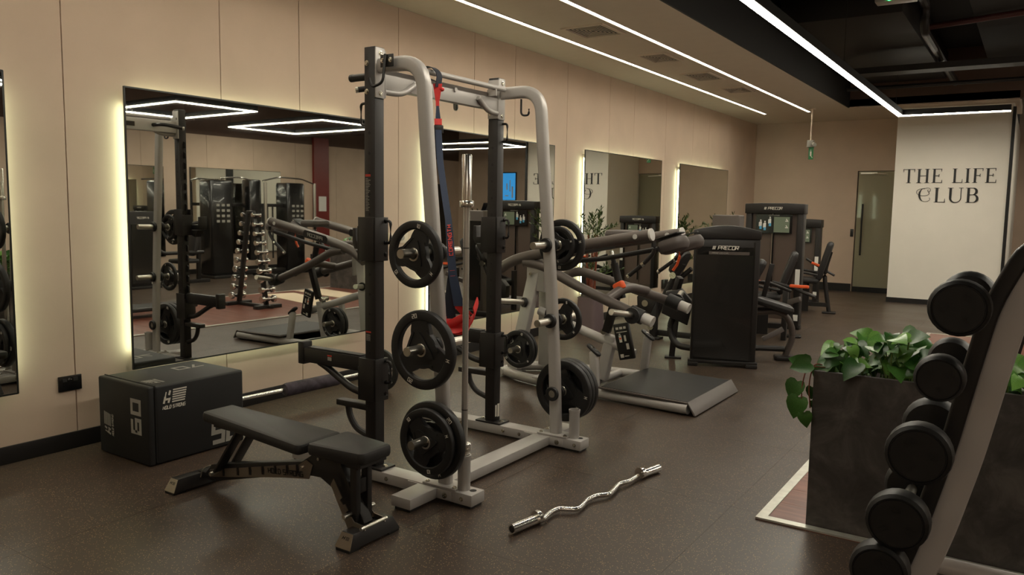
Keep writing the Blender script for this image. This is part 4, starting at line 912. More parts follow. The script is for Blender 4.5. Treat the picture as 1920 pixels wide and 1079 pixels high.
pc = obj('instruction_placard', MB().rbox(-.075,.075,-.018,.018,-.155,.155,.016).xf(Matrix.Translation((2.13,5.99,.44)) @ rot('Y', -.24)), 'frame_black', sq)
m = MB(); M = Matrix.Translation((2.13,5.9705,.44)) @ rot('Y', -.24)
for x0,x1,z0,z1 in ((-.05,-.025,.105,.125),(-.015,.012,.105,.125),(.022,.045,.105,.125),(-.05,.05,.078,.084),(-.035,-.01,-.005,.055),(-.03,-.016,.058,.07),(.012,.03,.0,.05),(.02,.045,-.07,-.02),(-.05,-.02,-.135,-.105),(-.012,.03,-.128,-.122)):
    n = len(m.v); m.box(x0,x1,-.0005,.0005,z0,z1); m.xf(M, n)
obj('placard_print', m, 'white_print', pc, smooth=0)['kind'] = 'stuff'
n_ = MB(); n_.box(-.032,-.014,-.0012,0,.02,.035); n_.xf(M); obj('placard_print', n_, 'orange', pc, smooth=0)
# storage pegs on the A-frame and its plates
obj('storage_peg', MB().cyl((1.18,5.93,.70),(1.05,5.70,.725), .024, 18), 'steel', sq); obj('rubber_collar', MB().cyl((1.175,5.92,.70),(1.165,5.90,.702), .044, 18), 'rubber', sq)
obj('storage_peg', MB().cyl((1.30,5.80,.335),(1.30,5.50,.335), .024, 18), 'steel', sq)
plate(.165, .034, '10', (1.30, 5.63, .33), 'front plate of two stored low on the squat machine', .4)
plate(.165, .034, '10', (1.30, 5.672, .33), 'rear plate of two stored low on the squat machine', 1.7)

# ================================================================== selectorised machines
def soft_text(m, txt, M, h): write(m, txt, M, h, w=h*.75, gap=h*.22, weight=h*.17, slant=.2, th=.0015)
def logo(par, M, h):
    m = MB()
    for k in range(4): stroke(m, [(-h*4.0+k*h*.22,0),(-h*3.8+k*h*.22,h)], h*.14, M, .0015)
    soft_text(m, 'PRECOR', M @ Matrix.Translation((h*.3,0,0)), h); obj('lettering', m, 'white_print', par, smooth=0)
# --- prone leg curl (closed tower facing the viewer)
m1 = thing('leg_curl_machine', 'dark leg curl machine with a closed glossy weight tower', 'gym machine', (0,0,0), 'selectorised machines')
W, D, Hh = .315, .22, 1.335
arch = [(-W, 0)] + [(-W+2*W*k/14, .055*math.sin(PI*(k/14))) for k in range(15)] + [(W,0)]
tw = obj('tower_body', MB().box(-W, W, .0, D, .06, Hh-.06), 'black_metal', m1, bevel=.012, seg=3)
hd = obj('tower_head', MB().prism([(-W-.006,Hh-.06)]+[(W+.006,Hh-.06)]+[(W+.006-2*(W+.006)*k/14, Hh+.02+.05*math.sin(PI*k/14)) for k in range(15)], (0,D+.01,0), (1,0,0), (0,0,1), D+.02), 'black_metal', m1, bevel=.006)
gp = obj('front_window', MB().prism([(-W+.03,.09),(W-.06,.075),(W-.06,Hh-.14),(-W+.03,Hh-.14)], (0,-.006,0), (1,0,0), (0,0,1), .006), 'stack_front', m1, smooth=0)
obj('header_panel', MB().box(-W+.03, W-.06, -.012, -.001, Hh-.225, Hh-.075), 'black_plastic', m1, bevel=.006)
obj('name_strip', MB().box(-.17, W-.10, -.0145, -.0125, Hh-.215, Hh-.185), 'graphite', m1, smooth=0)
logo(hd, frame_m((.0,-.0125,Hh-.165), (1,0,0), (0,0,1)), .034)
m = MB(); soft_text(m, 'PRONE LEG CURL', frame_m((-.06,-.0148,Hh-.207), (1,0,0), (0,0,1)), .013); obj('lettering', m, 'grey_print', hd, smooth=0)
obj('window_frame', MB().box(W-.058, W-.048, -.012, -.002, .07, Hh-.09).box(-W+.02, -W+.03, -.012, -.002, .07, Hh-.09), 'black_gloss', m1, smooth=0)
obj('side_label', MB().box(W, W+.0015, .03, .075, Hh-.40, Hh-.16), 'paper', m1, smooth=0); obj('side_label', MB().box(W+.0002, W+.0017, .03, .075, Hh-.16, Hh-.145), 'red_label', m1, smooth=0)
obj('tower_foot', MB().box(-W-.02, W+.02, -.02, .03, .03, .065).box(-W-.02, -W+.08, -.03, D+.02, 0, .04).box(W-.09, W+.02, -.03, D+.02, 0, .04), 'black_metal', m1, bevel=.008)
obj('side_label', MB().box(-W-.0017, -W-.0002, .05, .10, .18, .27), 'paper', m1, smooth=0)
# bench side (to the right, behind the tower)
obj('seat_pad', MB().rbox(-.25,.25,-.15,.15,-.04,.04,.06).xf(Matrix.Translation((.47,.52,.60)) @ rot('Y', .28)), 'vinyl', m1)
obj('back_pad', MB().rbox(-.2,.2,-.14,.14,-.04,.04,.06).xf(Matrix.Translation((.33,.68,.86)) @ rot('Y', -1.15)), 'vinyl_dark', m1)
obj('pad_post', MB().bar((.42,.68,.62),(.50,.68,1.0), .05, .03, (0,1,0)), 'black_metal', m1, bevel=.006)
obj('curved_leg', MB().tube(fillet([(.35,.52,.50),(.62,.52,.53),(.74,.54,.30),(.66,.58,.04)], .22, 8), .033, 12), 'graphite', m1)
obj('foot_disc', MB().rbox(.55,.76,.50,.66,0,.05,.03), 'black_metal', m1)
obj('base_tube', MB().tube([(-.1,.3,.12),(.4,.55,.12),(.65,.56,.12)], .03, 10), 'black_metal', m1); obj('link_bar', MB().bar((.42,.5,.22),(.62,.5,.34), .04, .05), 'silver_dark', m1, bevel=.006)
hb_ = obj('handle_bar', MB().tube(fillet([(.30,.80,.78),(.46,.82,.80),(.72,.86,.70)], .08, 5), .018, 10), 'black_metal', m1); obj('lever', MB().tube([(.34,.8,.86),(.37,.8,.9),(.36,.8,.93)], .012, 8), 'bolt', m1)
obj('range_selector', MB().rbox(.27,.31,.62,.66,.70,.76,.015), 'orange', m1)
# left side: roller frame and curved leg
obj('curved_leg', MB().tube(fillet([(-.22,.15,.14),(-.46,.30,.14),(-.54,.36,.30),(-.46,.34,.55)], .16, 7), .034, 12), 'black_metal', m1)
obj('rear_leg', MB().bar((-.50,.36,.0),(-.46,.36,.5), .06, .05, (0,1,0)), 'black_metal', m1, bevel=.006); obj('foot_disc', MB().box(-.57,-.40,.29,.43,0,.02), 'black_metal', m1, bevel=.005)
obj('cam_plate', MB().prism([(-.62,.48),(-.35,.36),(-.30,.60),(-.42,.74),(-.58,.70)], (0,.42,0), (1,0,0), (0,0,1), .16), 'black_metal', m1, bevel=.01)
obj('lever_arm', MB().bar((-.50,.36,.62),(-.44,.28,.86), .06, .07), 'black_metal', m1, bevel=.008)
m1.location = (2.448, 7.587, 0); m1.rotation_euler = (0,0,.364)

def open_tower(name, label, w, h, loc, rz, card):
    """open frame: two posts, header with logo, picture card, brown shroud panels"""
    t = thing(name, label, 'gym machine', (0,0,0), 'selectorised machines')
    for s in (-1, 1):
        p = obj('tower_post', MB().box(s*w-.042, s*w+.042, 0, .16, .02, h-.08), 'black_metal', t, bevel=.018, seg=3)
        if s > 0: obj('side_label', MB().box(w-.03, w+.03, -.0015, -.0002, .56, .80), 'paper', p, smooth=0); obj('side_label', MB().box(w-.03, w+.03, -.0015, -.0002, .12, .20), 'paper', p, smooth=0)
    hd = obj('tower_head', MB().prism([(-w-.05,h-.14),(w+.05,h-.14),(w+.05,h-.01),(w*.5,h),(-w*.5,h),(-w-.05,h-.01)], (0,.18,0), (1,0,0), (0,0,1), .2), 'black_metal', t, bevel=.008)
    logo(hd, frame_m((.0,-.021,h-.085), (1,0,0), (0,0,1)), .032)
    obj('shroud_panel', MB().box(-w+.042, -.035, .05, .06, .12, h-.14), 'panel_brown', t, smooth=0); obj('shroud_panel', MB().box(-.03, w-.042, .055, .065, .12, h-.14), 'panel_brown', t, smooth=0)
    obj('guide_rod', MB().cyl((-.01,.03,.2),(-.01,.03,h-.14), .012, 10), 'black_gloss', t)
    cd = obj('picture_card', MB().box(-w+.10, w-.10, .0, .008, h-.40, h-.15), 'black_gloss', t, smooth=0)
    m = MB(); k = w/.33
    for x, z in ((-.17,h-.30),(-.115,h-.315),(-.05,h-.26)): m.box(x*k-.014, x*k+.014, -.002, -.0005, z-.03, z+.055); m.ball((x*k,-.001,z+.07), .011, 8, (1,.1,1)); m.box(x*k-.024, x*k-.016, -.002, -.0005, z-.01, z+.045)
    obj('card_figure', m, 'paper', cd, smooth=0)
    m = MB()
    for x, z in ((-.17,h-.30),(-.115,h-.315),(-.05,h-.26)): m.box(x*k-.015, x*k+.015, -.0025, -.0006, z-.045, z-.005)
    obj('card_figure', m, 'blue_print', cd, smooth=0)
    obj('card_screen', MB().box(.0, .20*k, -.002, -.0005, h-.385, h-.18), 'green_card', cd, smooth=0)
    m = MB()
    for z in (h-.235, h-.32): stroke(m, [(.155*k,z+.03),(.175*k,z),(.145*k,z)], .012, frame_m((0,-.0022,0),(1,0,0),(0,0,1)), .0006)
    obj('card_print', m, 'paper', cd, smooth=0); m = MB(); soft_text(m, 'LEG EXTENSION', frame_m((0,-.003,h-.165),(1,0,0),(0,0,1)), .012); obj('card_print', m, 'grey_print', cd, smooth=0)
    obj('base_tube', MB().box(-w-.05, w+.05, .02, .14, 0, .06), 'black_metal', t, bevel=.008)
    return t
def seat_unit(t, x, y, rz, back_h=.55, lean=-1.25):
    """seat, back and frame of a machine, facing away along +x"""
    M = Matrix.Translation((x,y,0)) @ rot('Z', rz)
    def a(nm, mb, m): return obj(nm, mb.xf(M), m, t)
    a('seat_pad', MB().rbox(-.22,.22,-.20,.20,.46,.54,.06), 'vinyl_dark'); a('back_pad', MB().rbox(-back_h/2,back_h/2,-.17,.17,-.045,.045,.06).xf(Matrix.Translation((.28,0,.80)) @ rot('Y', lean)), 'vinyl_dark')
    a('back_post', MB().tube(fillet([(.36,0,.95),(.28,0,.62),(.33,0,.30),(.38,0,.02)], .15, 6), .033, 10), 'black_metal'); a('foot_disc', MB().rbox(.28,.48,-.09,.09,0,.03,.03), 'black_metal')
    a('base_tube', MB().box(-.6,.36,-.035,.035,.10,.16), 'black_metal'); a('seat_column', MB().box(-.08,.08,-.05,.05,.02,.46), 'black_metal')
    a('side_handle', MB().tube(fillet([(-.30,.26,.72),(-.05,.26,.64),(.20,.26,.60)], .06, 4), .018, 10), 'black_metal'); a('side_handle', MB().tube(fillet([(-.30,-.26,.72),(-.05,-.26,.64),(.20,-.26,.60)], .06, 4), .018, 10), 'black_metal')
    a('adjust_lever', MB().rbox(-.24,-.02,-.295,-.25,.685,.715,.014), 'orange'); a('knob', MB().cyl((-.16,-.23,.5),(-.16,-.25,.5), .03, 14).cyl((.12,-.23,.44),(.12,-.25,.44), .025, 14), 'bolt')
    a('leg_roller', MB().cyl((-.42,-.2,.42),(-.42,.2,.42), .06, 16), 'vinyl_dark'); a('lever_arm', MB().bar((-.1,.24,.5),(-.42,.24,.42), .04, .05), 'black_metal')
    a('weight_arm', MB().bar((-.5,-.1,.3),(.05,-.1,.42), .06, .08), 'graphite'); a('frame_leg', MB().bar((-.5,.18,.0),(-.5,.18,.6), .06, .06, (0,1,0)), 'black_metal')
m2 = open_tower('leg_extension_machine', 'tall open dark tower machine with a picture card behind the leg curl', .335, 1.66, None, 0, None)
seat_unit(m2, .10, -.72, .25)
obj('side_handle', MB().tube(fillet([(.28,-.95,.70),(.46,-.98,.66),(.80,-1.02,.56)], .06, 4), .02, 10), 'black_metal', m2)
obj('adjust_lever', MB().rbox(.50,.72,-1.05,-1.0,.655,.69,.014), 'orange', m2); obj('frame_leg', MB().bar((.44,-.95,.0),(.44,-.95,.62), .06, .06, (0,1,0)), 'black_metal', m2, bevel=.006); obj('frame_bar', MB().bar((.30,-.92,.40),(.62,-.98,.52), .05, .06), 'graphite', m2, bevel=.006)
m2.location = (2.07, 10.6, 0); m2.rotation_euler = (0,0,.0)
m3 = open_tower('hip_machine', 'farthest dark tower machine with a picture card before the glass door', .33, 1.43, None, 0, None)
seat_unit(m3, .44, -1.25, .15, .62, -1.3)
obj('adjust_lever', MB().rbox(-.1,.1,-.025,.025,-.018,.018,.014).xf(Matrix.Translation((.60,-1.12,.73)) @ rot('Y', .35)), 'orange', m3); obj('side_handle', MB().tube([(.42,-1.1,.82),(.60,-1.1,.71),(.85,-1.1,.58)], .018, 10), 'black_metal', m3)
m3.location = (1.58, 13.9, 0); m3.rotation_euler = (0,0,.0)
m4 = thing('leg_press_machine', 'low dark machine with round pads half hidden left of the leg curl tower', 'gym machine', (0,0,0), 'selectorised machines')
obj('tower_body', MB().box(.62,.95,.1,.3,.03,1.5), 'graphite', m4, bevel=.015, seg=3); obj('tower_panel', MB().box(.66,.91,.092,.099,.2,1.35), 'stack_front', m4, smooth=0)
obj('back_pad', MB().rbox(-.16,.16,-.16,.16,-.06,.06,.1,5).xf(Matrix.Translation((.36,-.22,.93)) @ rot('Y', -1.1)), 'vinyl_dark', m4)
obj('slant_tube', MB().tube(fillet([(.08,-.28,.22),(.24,-.28,.60),(.42,-.28,.92)], .2, 5), .04, 12), 'black_metal', m4); obj('slant_tube', MB().tube(fillet([(.20,-.2,.40),(.27,-.2,.66),(.5,-.2,.86)], .12, 5), .03, 12), 'black_metal', m4)
obj('knob', MB().cyl((.33,-.33,.78),(.33,-.36,.78), .04, 16).cyl((.02,-.40,.43),(.02,-.43,.43), .04, 16).cyl((.10,-.40,.05+.10),(.10,-.43,.15), .035, 16), 'bolt', m4)
obj('foot_plate', MB().prism([(-.09,.34),(.08,.30),(.16,.48),(-.02,.58),(-.10,.50)], (0,-.30,0), (1,0,0), (0,0,1), .1), 'black_metal', m4, bevel=.01)
obj('front_leg', MB().box(.07,.15,-.39,-.31,.02,.45).box(.03,.21,-.42,-.28,.0,.03), 'black_metal', m4, bevel=.006); obj('base_tube', MB().box(.1,.85,-.33,-.25,.04,.11).box(.7,.8,-.25,.1,.04,.11), 'black_metal', m4, bevel=.006)
m4.location = (1.10, 9.10, 0)

# ================================================================== potted tall plants
def tall_plant(loc, label, h, spread, seed):
    rng = random.Random(seed); x, y = loc
    p = thing('plant_pot', 'mauve tapered pot of the '+label, 'plant pot', (x,y,0), 'floor pots')
    def sq_(r0, r1, z0, z1): 
        n = 16; f = lambda r, z: [(x+r*math.copysign(abs(math.cos(a))**.35, math.cos(a)), y+r*math.copysign(abs(math.sin(a))**.35, math.sin(a)), z) for a in [2*PI*k/n+PI/n for k in range(n)]]
        return MB().add(f(r0,z0)+f(r1,z1), [tuple(range(n-1,-1,-1)), tuple(range(n,2*n))]+[(k,(k+1)%n,n+(k+1)%n,n+k) for k in range(n)])
    obj('pot_body', sq_(.155,.128,0,.43), 'pot', p); obj('pot_rim', sq_(.134,.134,.43,.447), 'pot', p); obj('soil', sq_(.118,.118,.447,.452), 'soil', p)
    t = thing('potted_tree', label, 'potted plant', (x,y,.452), 'tall potted plants')
    tips = []
    for k in range(5):
        a = 2*PI*k/5+.4; r = .045; pts = [(x+r*math.cos(a), y+r*math.sin(a), .452)]
        for z in (.7, 1.0, 1.25): pts.append((x+r*math.cos(a)*(1+z*.5)+rng.uniform(-.03,.03), y+r*math.sin(a)*(1+z*.5)+rng.uniform(-.03,.03), z*h/1.75))
        obj('trunk', MB().tube(pts, .016, 8, scale=[1.2,1,.8,.5]), 'bark', t); tips += [V(q) for q in pts[1:]]
    m = MB(); lf = MB()
    for k in range(34):
        b = tips[rng.randrange(len(tips))]; a = rng.uniform(0,2*PI); el = rng.uniform(.25,1.25); L = rng.uniform(.28,.55)*spread
        d = V((math.cos(a)*math.cos(el), math.sin(a)*math.cos(el), math.sin(el)))
        pts = [b+d*L*q+V((0,0,-.10*q*q*L)) for q in (0,.35,.7,1)]; pts = [V((max(v.x,.09), v.y, min(v.z, h+.05))) for v in pts]
        m.tube(pts, .004, 5, scale=[1,.9,.7,.4])
        for q in range(22):
            u = .15+.85*q/22; i = min(2,int(u*3)); c = pts[i].lerp(pts[i+1], u*3-i); a2 = rng.uniform(0,2*PI); s = rng.uniform(.045,.075)
            dd = (d*.9+V((math.cos(a2),math.sin(a2),rng.uniform(-.2,.6)))*.8).normalized(); sd = dd.cross(V((rng.uniform(-1,1),rng.uniform(-1,1),1))).normalized()*s*.17
            e = c+dd*s
            if e.x < .075: continue
            lf.add([c, c+dd*s*.45+sd, e, c+dd*s*.45-sd], [(0,1,2,3)])
    obj('twigs', m, 'stem', t)['kind'] = 'stuff'
    o = obj('foliage', lf, 'olive_leaf', t, smooth=0); o['kind'] = 'stuff'
tall_plant((.36, 8.72), 'tall leafy plant in front of the middle mirrors', 1.72, 1.0, 3)
tall_plant((.45, 13.3), 'tall leafy plant mostly hidden behind the leg curl tower', 1.62, .8, 5)

# ================================================================== planters with trailing plants
def leaf_mesh(name, s=1.0, fold=.25, droop=.3):
    """heart-shaped leaf, stalk end at the origin, pointing along +x"""
    out = [(0,0),(-.10,.16),(-.08,.34),(.10,.46),(.34,.46),(.60,.34),(.84,.15),(1.0,0)]
    vs = []; fs = []; mid = [(0,0),(.04,0),(.10,0),(.22,0),(.40,0),(.62,0),(.85,0),(1.0,0)]
    bend = lambda x, y: (x*s, y*s, (abs(y)*fold - droop*x*x + .05*math.sin(9*x)*abs(y))*s)
    for (a,b), (c,d) in zip(out, mid): vs += [bend(c,0), bend(a,b), bend(a,-b)]
    for i in range(7):
        fs += [(i*3, i*3+1, i*3+4, i*3+3), (i*3+3, i*3+5, i*3+2, i*3)]
    return MB().add(vs, fs)
LEAVES = []
def plant_leaves(t, spots):
    for (p, dirv, up, s) in spots:
        if not LEAVES:
            for fo, dr in ((.25,.3),(.4,.15),(.12,.5),(.3,.6)):
                o = obj('leaf', leaf_mesh('leaf', 1.0, fo, dr), 'leaf', None, smooth=60); LEAVES.append(o); o['_free'] = True
        src = random.choice(LEAVES)
        if '_free' in src: o = src; del o['_free']
        else: o = bpy.data.objects.new('leaf', src.data); COL.objects.link(o)
        o.parent = t; d = V(dirv).normalized(); u = V(up); y = u.cross(d)
        if y.length < .05: y = V((0,1,0)).cross(d)
        y.normalize(); z = d.cross(y)
        R_ = Matrix((d, y, z)).transposed(); o.rotation_euler = R_.to_euler(); o.scale = (s,s,s); o.location = V(p)-t.location
def planter(x0, x1, y0, y1, h, label):
    t = thing('planter', label, 'planter', ((x0+x1)/2,(y0+y1)/2,.009), 'dark stone-look planters'); w = .022
    obj('front_panel', MB().box(x0,x1,y0,y0+w,.009,h), 'slate', t, bevel=.002, seg=1); obj('back_panel', MB().box(x0,x1,y1-w,y1,.009,h), 'slate', t, bevel=.002, seg=1)
    obj('end_panel', MB().box(x0,x0+w,y0+w,y1-w,.009,h), 'slate', t, smooth=0); obj('end_panel', MB().box(x1-w,x1,y0+w,y1-w,.009,h), 'slate', t, smooth=0)
    obj('soil', MB().box(x0+w,x1-w,y0+w,y1-w,h-.08,h-.05), 'soil', t, smooth=0)
def vine(label, base, n, xr, yr, zr, seed, extra=()):
    rng = random.Random(seed); random.seed(seed)
    t = thing('trailing_plant', label, 'plant', base, 'trailing plants in the planters'); spots = []; sm = MB()
    for k in range(n):
        x = rng.uniform(*xr); y = rng.uniform(*yr); q = 1-abs((x-xr[0])/(xr[1]-xr[0])-.55)*.9
        z = zr[0]+(zr[1]-zr[0])*rng.random()**.7*q
        a = rng.uniform(0,2*PI) if rng.random() < .45 else rng.uniform(-2.6,-.5); el = rng.uniform(-.9,.5)
        d = V((math.cos(a)*math.cos(el), math.sin(a)*math.cos(el), math.sin(el))); s = rng.uniform(.065,.11)
        up = V((rng.uniform(-.4,.4), -.75+rng.uniform(-.3,.3), 1))
        spots.append(((x,y,z), d, up, s)); b = V((x+rng.uniform(-.04,.04), min(max(y,yr[0]+.05),yr[1]), base[2])); p = V((x,y,z))
        sm.tube([b, b.lerp(p,.55)+V((rng.uniform(-.03,.03),rng.uniform(-.03,.03),.03)), p], .0035, 5)
    spots += list(extra); plant_leaves(t, spots); o = obj('stems', sm, 'stem', t); o['kind'] = 'stuff'
    return t
HP = .785
planter(4.105, 5.95, 3.944, 4.36, HP, 'long dark stone planter on the platform corner nearest the viewer')
ex = []
for (x, z, s, ang) in ((4.05,.80,.085,2.9),(4.03,.72,.10,-1.9),(4.045,.645,.11,-1.8),(4.075,.575,.075,-1.3),(4.10,.70,.06,-1.6),(4.10,.62,.05,-1.2),(4.09,.82,.10,3.4),(4.15,.835,.085,.2),(4.13,.80,.11,-1.0)):
    ex.append(((x,3.965+random.uniform(-.05,.06),z), V((math.cos(ang)*.8,-.25,math.sin(ang))), V((.1,-1,.35)), s))
v1 = vine('green trailing plant spilling over the corner of the near planter', (4.45,4.12,HP-.05), 105, (4.14,4.74), (3.97,4.30), (HP-.02,HP+.215), 11, ex)
obj('hanging_vine', MB().tube(fillet([(4.16,4.0,.80),(4.10,3.965,.82),(4.085,3.935,.72),(4.10,3.93,.60)], .05, 5), .003, 6).tube(fillet([(4.15,3.98,.80),(4.07,3.95,.80),(4.055,3.93,.70),(4.06,3.93,.62)], .05, 5), .003, 6), 'bark', v1)
vine('green trailing plant in the near planter behind the dumbbell rack', (4.98,4.12,HP-.05), 60, (4.78,5.35), (3.97,4.30), (HP-.02,HP+.17), 13)
planter(5.42, 6.44, 10.12, 10.5, .80, 'dark stone planter at the far end of the platform, reflected in the mirror')
vine('green plant in the far planter, reflected in the mirror', (5.95,10.31,.75), 34, (5.5,6.38), (10.15,10.47), (.80,.97), 17)

# ================================================================== dumbbell racks (single-post A frames)
def dumbbell(name, r, L, m_head, m_handle, chrome=False):
    """axis along y, centred on the origin"""
    t = thing(name, '', 'dumbbell', (0,0,0)); w = L*(.27 if chrome else .20)
    obj('handle', MB().lathe([(.014,-L/2+w),(.0165,-L*.12),(.0175,0),(.0165,L*.12),(.014,L/2-w)], closed=False, seg=14), m_handle, t)
    for s in (-1, 1):
        a, b = s*(L/2-w), s*L/2
        if chrome: prof = [(.001,a),(r*.6,a),(r*.6,a+s*w*.25),(r*.95,a+s*w*.3),(r,a+s*w*.38),(r,b-s*.006),(r*.9,b),(.001,b)]
        else: prof = [(.001,a),(r*.55,a),(r*.86,a+s*.004),(r*.97,a+s*.016),(r,a+s*.03),(r,b-s*.022),(r*.97,b-s*.008),(r*.86,b),(r*.84,b-s*.004),(r*.80,b-s*.004),(r*.79,b),(.001,b-s*.001)]
        h = obj('head', MB().lathe(prof, closed=False, seg=28), m_head, t)
        if not chrome:
            m = MB(); q = b+s*.0005
            for k in range(3): 
                aa = 2*PI*k/3+.5; write(m, ('10','M','KG')[k], rot('Y', aa) @ frame_m((0,q,r*.34), (-s,0,0), (0,0,1)), r*.22, weight=r*.035, th=.0012)
            obj('embossed_lettering', m, 'rubber', h, smooth=0)['kind'] = 'stuff'
    return t
def place_db(t, loc, label, group, spin=0.0):
    t.location = loc; t.rotation_euler = (0, spin, 0); t['label'] = label; t['group'] = group
# --- foreground rack, silver frame with a black hook rail
fr = thing('dumbbell_rack', 'silver and black dumbbell rack cut off by the right edge', 'dumbbell rack', (5.0, 2.42, 0))
XC = 5.06
legL = [(4.60,2.36,.03),(4.755,2.36,.56),(4.80,2.36,.71),(4.85,2.36,.92),(4.897,2.36,1.17),(4.925,2.36,1.31),(4.975,2.36,1.43),(XC,2.36,1.445)]
SCL = 2.42/2.36
legL = [(4.9517+(x-4.9517)*SCL, 2.42, 1.55+(z-1.55)*SCL) for x, y, z in legL]; XC = 4.9517+(XC-4.9517)*SCL
prof = [(-.034,-.03),(.034,-.03),(.034,.03),(-.034,.03)]
def mir(p): return (2*XC-p[0], p[1], p[2])
path = fillet(legL, .06, 4); full = path + [V(mir(p)) for p in path[::-1]][1:]
obj('frame', MB().sweep(full, [(x_, y_) for x_, y_ in prof], up=(0,1,0)), 'rack_grey', fr, bevel=.008, seg=3)
rail = [(p.x-.052, p.y, p.z+.012) for p in [V(q) for q in legL[:6]]]+[(4.94,2.42,1.473),(XC,2.42,1.490)]
rpath = fillet(rail, .05, 4); rfull = rpath + [V(mir(p)) for p in rpath[::-1]][1:]
obj('hook_rail', MB().sweep(rfull, [(-.022,-.045),(.022,-.045),(.022,.045),(-.022,.045)], up=(0,1,0)), 'black_metal', fr, bevel=.008, seg=3)
obj('cross_bar', MB().cyl((4.75,2.42,.575),(2*XC-4.75,2.42,.575), .024, 14), 'rack_grey', fr)
obj('base_bar', MB().box(4.45, 2*XC-4.45, 2.39, 2.45, 0, .05), 'silver_dark', fr, bevel=.008); obj('base_foot', MB().box(4.45,4.53,2.14,2.70,0,.045), 'black_metal', fr, bevel=.008)
obj('base_foot', MB().box(2*XC-4.53,2*XC-4.45,2.14,2.70,0,.045), 'black_metal', fr, bevel=.008)
ORD = ['top', 'second', 'third', 'fourth', 'fifth', 'sixth']
for k, (x, z, r) in enumerate(((4.809,1.319,.072),(4.777,1.138,.060),(4.742,.935,.081),(4.704,.747,.079),(4.668,.604,.075),(4.63,.42,.075))):
    t = dumbbell('dumbbell', r, .40, 'rubber', 'steel')
    x = 4.9517+(x-4.9517)*1.01; z = 1.55+(z-1.55)*1.01
    place_db(t, (x, 2.42, z), ['black rubber dumbbell on the top hook of the silver rack', 'smallest black rubber dumbbell, second from the top of the silver rack', 'black rubber dumbbell third from the top of the silver rack', 'black rubber dumbbell fourth from the top of the silver rack', 'black rubber dumbbell fifth from the top, at the bottom edge', 'black rubber dumbbell on the lowest hook of the silver rack'][k], 'rubber dumbbells on the silver rack', .5*k)
    for dy in (-.03, .03):
        obj('hook', MB().tube(fillet([(x+.06,2.42+dy,z-.025),(x,2.42+dy,z-.022),(x-.03,2.42+dy,z-.012),(x-.034,2.42+dy,z+.02)], .015, 4), .005, 6), 'chrome', fr)
# --- black tower with chrome dumbbells on the platform
TX, TY = 5.15, 7.46
ct = thing('dumbbell_rack', 'black narrow tower holding ten tiers of chrome dumbbells', 'dumbbell rack', (TX, TY, .009))
for s in (-1, 1):
    obj('tower_post', MB().bar((TX+s*.33,TY,.05),(TX+s*.055,TY,1.42), .055, .06, (0,1,0)), 'black_metal', ct, bevel=.006)
    obj('base_foot', MB().box(TX+s*.36-.05,TX+s*.36+.05,TY-.22,TY+.22,.009,.06), 'black_metal', ct, bevel=.006)
obj('base_bar', MB().box(TX-.46,TX+.46,TY-.035,TY+.035,.012,.055), 'black_metal', ct, bevel=.006); obj('top_cap', MB().box(TX-.075,TX+.075,TY-.03,TY+.03,1.40,1.44), 'black_metal', ct, bevel=.006)
protos = {}
TIER = ['topmost','second','third','fourth','fifth','sixth','seventh','eighth','ninth','lowest']
for s in (-1, 1):
    for k in range(10):
        z = 1.38-k*.137; q = (1.42-z)/1.37; x = TX+s*(.055+.275*q+.062); r = .030+.0026*k; L = .15+.011*k
        if k not in protos: t = protos[k] = dumbbell('dumbbell', r, L, 'chrome', 'chrome', True)
        else: t = copy_tree(protos[k])
        place_db(t, (x, TY, z), 'chrome dumbbell on the %s tier of the black tower, %s side' % (TIER[k], 'left wall' if s < 0 else 'far'), 'chrome dumbbells on the black tower')
        obj('hook', MB().box(min(x-s*.06,x), max(x-s*.06,x), TY-.02, TY+.02, z-.030, z-.022).box(min(x,x+s*.02), max(x,x+s*.02), TY-.02, TY+.02, z-.03, z-.010), 'black_metal', ct, smooth=0)

# ================================================================== things out of direct view, seen in the mirrors
def ymat(c, label):
    m = MB().prism(c, (0,0,.0092), (1,0,0), (0,1,0), .005); t = tag(obj('yoga_mat', m, 'mat_cream', smooth=0), label, 'yoga mat', 'cream exercise mats')
    return t
ymat([(4.5,8.1),(6.28,8.5),(6.15,9.03),(4.38,8.63)], 'cream mat nearer the chrome dumbbell tower, reflected')
ymat([(4.65,9.0),(6.38,9.25),(6.3,9.8),(4.58,9.55)], 'cream mat nearer the far planter, reflected')
sd = thing('step_platform', 'low black aerobic step on the wooden platform, reflected', 'step', (5.15,6.1,.009))
obj('deck', MB().rbox(5.05,5.5,5.3,6.5,.10,.155,.03), 'black_plastic', sd); obj('grip_surface', MB().box(5.09,5.46,5.36,6.44,.155,.158), 'rubber', sd, smooth=0)
for y in (5.42, 6.38): obj('riser', MB().box(5.07,5.48,y-.09,y+.09,.009,.10), 'rubber', sd, bevel=.01)
# chest press
cp = thing('chest_press_machine', 'dark chest press machine reflected in the mirror above the jump box', 'gym machine', (8.7,8.3,0), 'selectorised machines')
obj('tower_body', MB().box(8.55,9.0,7.9,8.42,.05,1.38), 'black_metal', cp, bevel=.015, seg=3); obj('front_window', MB().box(8.542,8.549,7.95,8.37,.1,1.15), 'stack_front', cp, smooth=0)
logo(cp, frame_m((8.541,8.16,1.25), (0,-1,0), (0,0,1)), .03); obj('side_label', MB().box(8.541,8.5485,8.3,8.38,.08,.25), 'paper', cp, smooth=0)
obj('tower_foot', MB().box(8.5,9.05,7.85,8.47,0,.05), 'black_metal', cp, bevel=.01)
obj('seat_pad', MB().rbox(8.42,8.80,8.75,9.2,.42,.50,.06), 'vinyl_dark', cp); obj('back_pad', MB().rbox(-.32,.32,-.17,.17,-.05,.05,.08).xf(Matrix.Translation((8.62,9.18,.86)) @ rot('Z', PI/2) @ rot('Y', -1.35)), 'vinyl_dark', cp)
